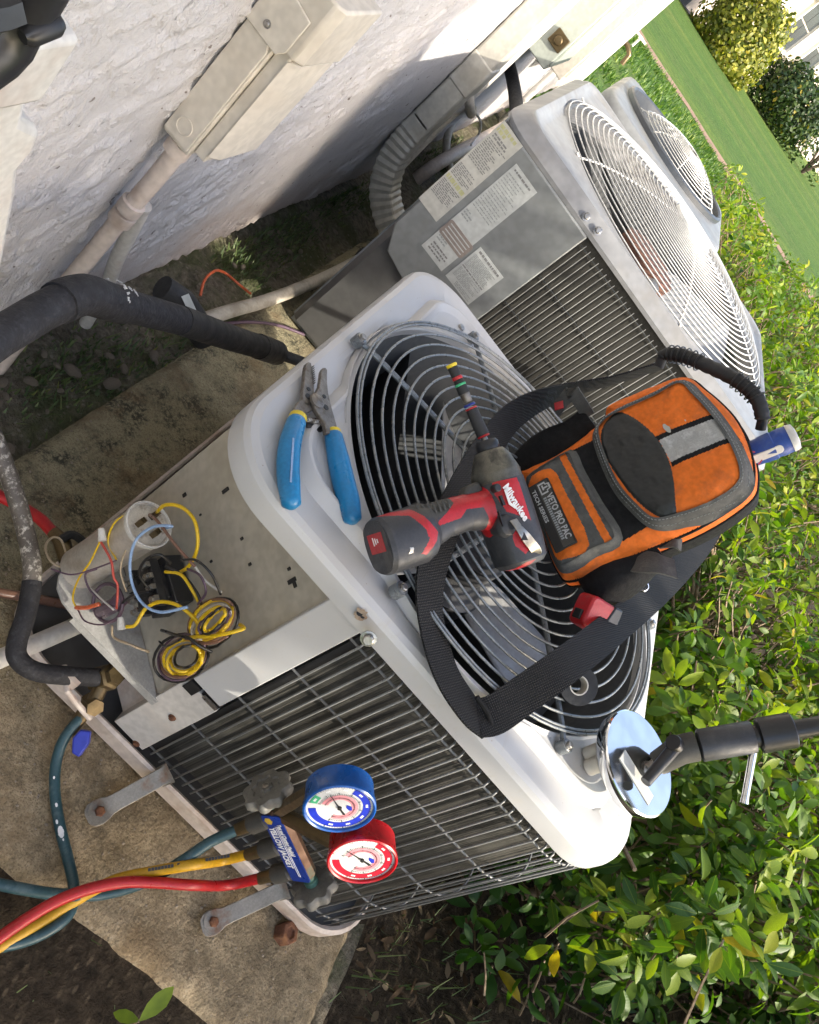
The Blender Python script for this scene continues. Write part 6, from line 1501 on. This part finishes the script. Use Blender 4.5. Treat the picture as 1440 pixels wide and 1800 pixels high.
cam_p = Vector((0, 0, CAMZ)); fwd = Vector((RW[0][2], RW[1][2], RW[2][2]))
ros = []; tries = 0
while len(ros) < 8000 and tries < 200000:
    tries += 1
    x = .20 + 4.95 * rh.random() ** 1.25; y = rh.uniform(-2.35, .15)
    if not inside(x, y): continue
    if x > 3.4 and rh.random() < .2: continue
    th = top_h(x, y); z = th * (1 - .85 * rh.random() ** 1.9)
    # hug the outer surfaces
    if z < th * .6 and y < -1.15 and x > 1.3 and rh.random() < .8: continue
    ros.append((x, y, z, th))
for _ in range(1500):
    x, y = rh.uniform(.70, 1.7), rh.uniform(-2.2, -.80)
    if x < .80 and y < -1.1: continue
    th = top_h(x, y); ros.append((x, y, th * rh.uniform(.05, .9), th))
for (x, y, z, th) in ros:
    s_ = min(shr, key=lambda q: (q['c'].x - x) ** 2 + (q['c'].y - y) ** 2)
    P = Vector((x, y, z)); outw = Vector((0, .45 if y > -.98 else 0, .55)) + Vector((rh.gauss(0, .42), rh.gauss(0, .42), 0)) + (Vector((-.35, 0, 0)) if x < 1.1 else Vector())
    outw.normalize()
    dist_ = (P - cam_p).length
    n_ = rh.choice((5, 6, 6, 7, 7, 8)); size = rh.uniform(.020, .044) * (1.12 if dist_ < 1.6 else 1.0); fr = frame(P, outw, x=(rh.gauss(0, 1), rh.gauss(0, 1), rh.gauss(0, 1)))
    sun_tone = min(.93, max(0, (z / th - .30) * .75 + rh.uniform(-.05, .42))); ang0 = rh.uniform(0, 6.28); leaves = []  # tone rises with height: the sunlit hedge top is put into leaf colour
    for k in range(n_):
        if rh.random() < .06: continue
        lm = fr @ RZ(ang0 + k * 2 * math.pi / n_ + rh.gauss(0, .12)) @ RY(rh.gauss(.08, .38)) @ T(.012, 0, 0) @ RX(rh.gauss(0, .45)) @ Matrix.Diagonal((size * rh.uniform(.75, 1.1), size * rh.uniform(.95, 1.2), size, 1))
        leaves.append((lm, rh.randrange(4), (.99 if rh.random() < .5 else .0) if rh.random() < .02 else min(.95, max(0, sun_tone + rh.gauss(0, .06)))))
    s_['cand'].append((dist_, leaves))
    st0 = P - outw * rh.uniform(.05, .11) + Vector((rh.gauss(0, .015), rh.gauss(0, .015), -.02)); s_['stems'].tube([st0, st0.lerp(P, .5) + Vector((rh.gauss(0, .004), rh.gauss(0, .004), 0)), P], [.0022, .0018, .0015], 4, caps=False)
nleaf = 0
for i, s_ in enumerate(shr):
    lim = 290 if i in (0, 5) else (160 if i in (1, 2, 6) else 40); used = 0
    for d_, leaves in sorted(s_['cand'], key=lambda q: q[0]):
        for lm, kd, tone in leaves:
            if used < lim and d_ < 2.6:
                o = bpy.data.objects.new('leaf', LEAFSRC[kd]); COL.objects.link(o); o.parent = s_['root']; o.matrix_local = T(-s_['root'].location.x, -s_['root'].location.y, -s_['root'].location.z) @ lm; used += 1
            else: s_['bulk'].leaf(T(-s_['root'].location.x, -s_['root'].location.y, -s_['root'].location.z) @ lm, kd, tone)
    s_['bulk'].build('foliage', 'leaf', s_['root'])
    # woody branches from the base
    m = s_['stems']; base = s_['c'] + Vector((0, 0, -.04))
    for k in range(9):
        a = rh.uniform(0, 6.28); r_ = rh.uniform(.12, .42); e = Vector((s_['c'].x + r_ * math.cos(a), s_['c'].y + r_ * math.sin(a), rh.uniform(.22, .44)))
        b = base + Vector((rh.gauss(0, .05), rh.gauss(0, .05), 0)); mid = b.lerp(e, .5) + Vector((rh.gauss(0, .05), rh.gauss(0, .05), rh.uniform(-.02, .08)))
        mbr = MB(); mbr.tube(spl([b, mid, e], 5), [.011 - .0007 * j for j in range(11)], 7); mbr.v = [T(*(-s_['root'].location)) @ p for p in mbr.v]; mbr.build('branch', MT['branch'], s_['root'], 60)
        for j in range(3):
            f = mid.lerp(e, rh.uniform(0, .9)); g = f + Vector((rh.gauss(0, .11), rh.gauss(0, .11), rh.uniform(.02, .14))); m.tube([f, f.lerp(g, .5) + Vector((rh.gauss(0, .01), rh.gauss(0, .01), .01)), g], [.0055, .0045, .003], 6)
    off = T(*(-s_['root'].location)); m.v = [off @ p for p in m.v]; m.build('twigs', MT['branch'], s_['root'], 60)['kind'] = 'stuff'
# sprigs and a lone leaf near the bottom edge
SPG = thing('seedling', 'small weed seedling with bright leaf at the bottom edge of the pad', 'weed')
q = oz(245, 1795, .05)
m = MB(); V, Fc = LG[2]; m.add(V, Fc, frame(q, (-.5, .1, .8), x=(.75, -.1, .45)) @ Matrix.Diagonal((.045, .05, .045, 1))); m.add(V, Fc, frame(q, (-.3, .5, .8), x=(-.2, .6, .1)) @ Matrix.Diagonal((.03, .035, .03, 1))); m.c = [.75] * len(m.f); m.build('leaf', MT['leaf'], SPG, 180)
m = MB(); m.tube([q + Vector((-.01, 0, -.08)), q], .0014, 5); m.build('stem', MT['branch'], SPG)
bk = Bulk()
for i in range(170):
    u, v = rh.uniform(640, 1000), rh.uniform(1500, 1800); p = oz(u, v, -.028); bk.leaf(frame(p, (rh.gauss(0, .3), rh.gauss(0, .3), 1), x=(rh.gauss(0, 1), rh.gauss(0, 1), 0)) @ Matrix.Diagonal((rh.uniform(.012, .032), rh.uniform(.012, .03), .02, 1)), rh.randrange(4), rh.random() ** 2)
lt = bk.build('fallen_leaves', 'leaf', None)
def m_dead():
    k = NT('dead_leaf'); a = k.n('ShaderNodeAttribute'); a.attribute_name = 'tone'; return k.set(k.ramp(a.outputs['Fac'], [(.0, (.05, .03, .015)), (.6, (.06, .042, .025)), (.97, (.20, .15, .09))]), .8, 0, .2)
lt.data.materials[0] = m_dead(); tag(lt, 'dry fallen leaves in the shade beside the pad', 'leaf litter', None, 'stuff')

# ------------------------------------------------------------------ unseen tree, added and cut to shape the shade on units and wall
TRE = thing('added_shade_tree', 'added unseen tree on the hedge side, shaped to shade wall and pad', 'tree', (-1.35, -3.2, -.07))
bk = Bulk(); rt = random.Random(4)
for i in range(10000):
    while True:
        X_, y, Z_ = rt.uniform(-3.2, .5), rt.uniform(-4.0, -2.4), rt.uniform(1.40, 4.0)      # crown sheared along the sun to place its shadow edges
        t = (y + 3) / -SUN.y; x, z = X_ - SUN.x * t, Z_ - SUN.z * t
        nz = .06 * noise.noise(Vector((X_ * 2.5, Z_ * 2.5, 1))) + .03 * noise.noise(Vector((X_ * 9, Z_ * 9, 4))); hi_x = .27 + .08 * noise.noise(Vector((Z_ * 2, y, 2)))
        main = Z_ > 2.27 + nz or X_ < -.72 + nz        # leaf masks set by where shade should fall; bough covers the pad
        low_shade = X_ < -.40 + nz and Z_ < 1.95 + 2 * nz
        if Z_ < 2.2 and noise.noise(Vector((X_ * 6.5, Z_ * 6.5, 12))) > .16: continue      # gaps cut to let sun dapples through
        if (main or low_shade) and X_ < hi_x and ((X_ + 1.35) / 1.9) ** 4 + ((y + 3.2) / .9) ** 4 + ((Z_ - 2.75) / 1.4) ** 4 < 1.0 + .3 * noise.noise(Vector((x, y, z))): break
    s_ = rt.uniform(.11, .18); bk.leaf(frame(Vector((x + 1.35, y + 3.2, z + .07)), (rt.gauss(0, .7), rt.gauss(0, .7), 1), x=(rt.gauss(0, 1), rt.gauss(0, 1), 0)) @ Matrix.Diagonal((s_, s_ * 1.3, s_, 1)), rt.randrange(4), rt.random())
bk.build('crown', 'leaftree', TRE)
m = MB(); m.tube([(0, 0, 0), (.03, .02, .8), (-.02, 0, 1.6), (.05, -.05, 2.4), (.1, 0, 3.3)], [.13, .11, .10, .08, .03], 12)
for k in range(7):
    a = k * .9; m.tube([(0, 0, 1.9 + k * .12), (.5 * math.cos(a), .4 * math.sin(a), 2.5 + k * .1), (1.1 * math.cos(a), .6 * math.sin(a), 3.0 + k * .1)], [.05, .035, .015], 7)
m.build('trunk', MT['bark'], TRE, 60)

# ------------------------------------------------------------------ far side: neighbouring house, bushes
HA, HBp = Vector((27.5, .9, 0)), Vector((56, -9.9, 0)); hd_ = (HBp - HA).normalized(); hn = Vector((hd_.y, -hd_.x, 0)); 
if hn.dot(Vector((0, 0, 0)) - HA) < 0: hn = -hn
HM = frame((HA.x, HA.y, -.075), hn, y=(0, 0, 1))
sgh = 1 if (HM.to_3x3() @ Vector((1, 0, 0))).dot(hd_) > 0 else -1
NH = thing('neighbour_house', 'pale house with white framed windows across the lawn', 'house', m=HM)
back = HM.inverted()
def hp2(u, v): 
    p = back @ opl(u, v, HA - hn * .0, hn); return p.x, p.y
m = MB(); m.box((sgh * 19, 1.75, -5.2), (44, 3.5, 10)); m.build('wall', MT['house'], NH, 30)
m = MB(); m.prism([(-6, 0), (6, 0), (0, 2.6)], -23, 23, T(sgh * 19, 3.5, -5.2) @ RY(math.pi / 2)); m.build('roof', MT['roof'], NH, 30)
for (ua, va, ub, vb, hh) in ((1367, 69, 1386, 96, 2.6), (1401, 115, 1417, 135, 2.3)):
    xa, ya = hp2(ua, va); xb, yb = hp2(ub, vb); y0 = (ya + yb) / 2; 
    if xa > xb: xa, xb = xb, xa
    hh = 3.3 - y0
    fw = MB()
    for (cx_, cy_, wx_, wy_) in (((xa + xb) / 2, y0 - .06, xb - xa + .3, .12), ((xa + xb) / 2, y0 + hh, xb - xa + .3, .12), (xa - .06, y0 + hh / 2, .12, hh), (xb + .06, y0 + hh / 2, .12, hh)): fw.box((cx_, cy_, -.16), (wx_, wy_, .16))
    wn = fw.build('window', MT['houseframe'], NH, 30)
    for i in range(2):
        for j in range(2):
            m = MB(); m.box((xa + (xb - xa) * (i + .5) / 2, y0 + hh * (j + .5) / 2, -.185), ((xb - xa) / 2 - .05, hh / 2 - .05, .02)); m.build('pane', MT['glass'], wn)
m = MB(); m.box((sgh * -1.2, 1.3, -.19), (3.4, 2.6, .04)); m.build('garage_door', MT['asphalt'], NH)
m = MB(); m.add([(26.2, 3.5, -.07), (27.4, 3.5, -.07), (29.8, -1.2, -.07), (28.2, -1.2, -.07)], [(0, 1, 2, 3)]); struct(m.build('driveway', MT['asphalt']))
def bush(name, label, u0, v0, uc, vc, depth, rx, ry, rz, mt, n, seed, leafsz):
    c = ray(uc, vc); p = Vector((0, 0, CAMZ)) + c * (depth / c.x); t_ = thing(name, label, 'bush', (p.x, p.y, -.075)); b = Bulk(); r = random.Random(seed); h = p.z + .075
    for i in range(n):
        th = r.uniform(0, 6.28); ph = math.acos(r.uniform(-.98, 1)); rad = (.30 + .70 * r.random() ** .35) * (1 + .26 * noise.noise(Vector((math.cos(th) * 2 + seed, math.sin(th) * 2, math.cos(ph) * 2))))
        d_ = Vector((math.sin(ph) * math.cos(th), math.sin(ph) * math.sin(th), math.cos(ph))); fl = 1 / max(.55, math.sqrt(1 - d_.z ** 2)) if d_.z < 0 else 1.0; q = Vector((d_.x * rx * rad * fl, d_.y * ry * rad * fl, max(.05, h + d_.z * max(rz, h) * rad if d_.z < 0 else h + d_.z * rz * rad)))
        s_ = leafsz * r.uniform(.6, 1.3); b.leaf(frame(q, d_ + Vector((r.gauss(0, .5), r.gauss(0, .5), r.gauss(0, .5))), x=(r.gauss(0, 1), r.gauss(0, 1), r.gauss(0, 1))) @ Matrix.Diagonal((s_, s_ * 1.7, s_, 1)), r.randrange(4), r.random() * .97)
    b.build('crown', mt, t_)
    m = MB()
    for k in range(5): a = k * 1.25; m.tube([(0, 0, 0), (.15 * math.cos(a), .15 * math.sin(a), .5), (rx * .5 * math.cos(a), ry * .5 * math.sin(a), h)], [.06, .05, .02], 6)
    m.build('trunk', MT['bark'], t_, 60)
bush('garden_bush', 'rounded yellow green bush in front of the pale house', 0, 0, 1300, 62, 27.0, 1.2, 1.2, 1.25, 'leafyel', 6500, 3, .12)
bush('garden_bush', 'dark green clipped bush below the house windows', 0, 0, 1390, 180, 33.0, 1.35, 1.5, 1.0, 'leafdark', 6500, 8, .13)
bush('garden_bush', 'low green bush at the right edge of the lawn', 0, 0, 1475, 258, 36.0, 1.2, 1.3, .8, 'leafdark', 1200, 9, .13)
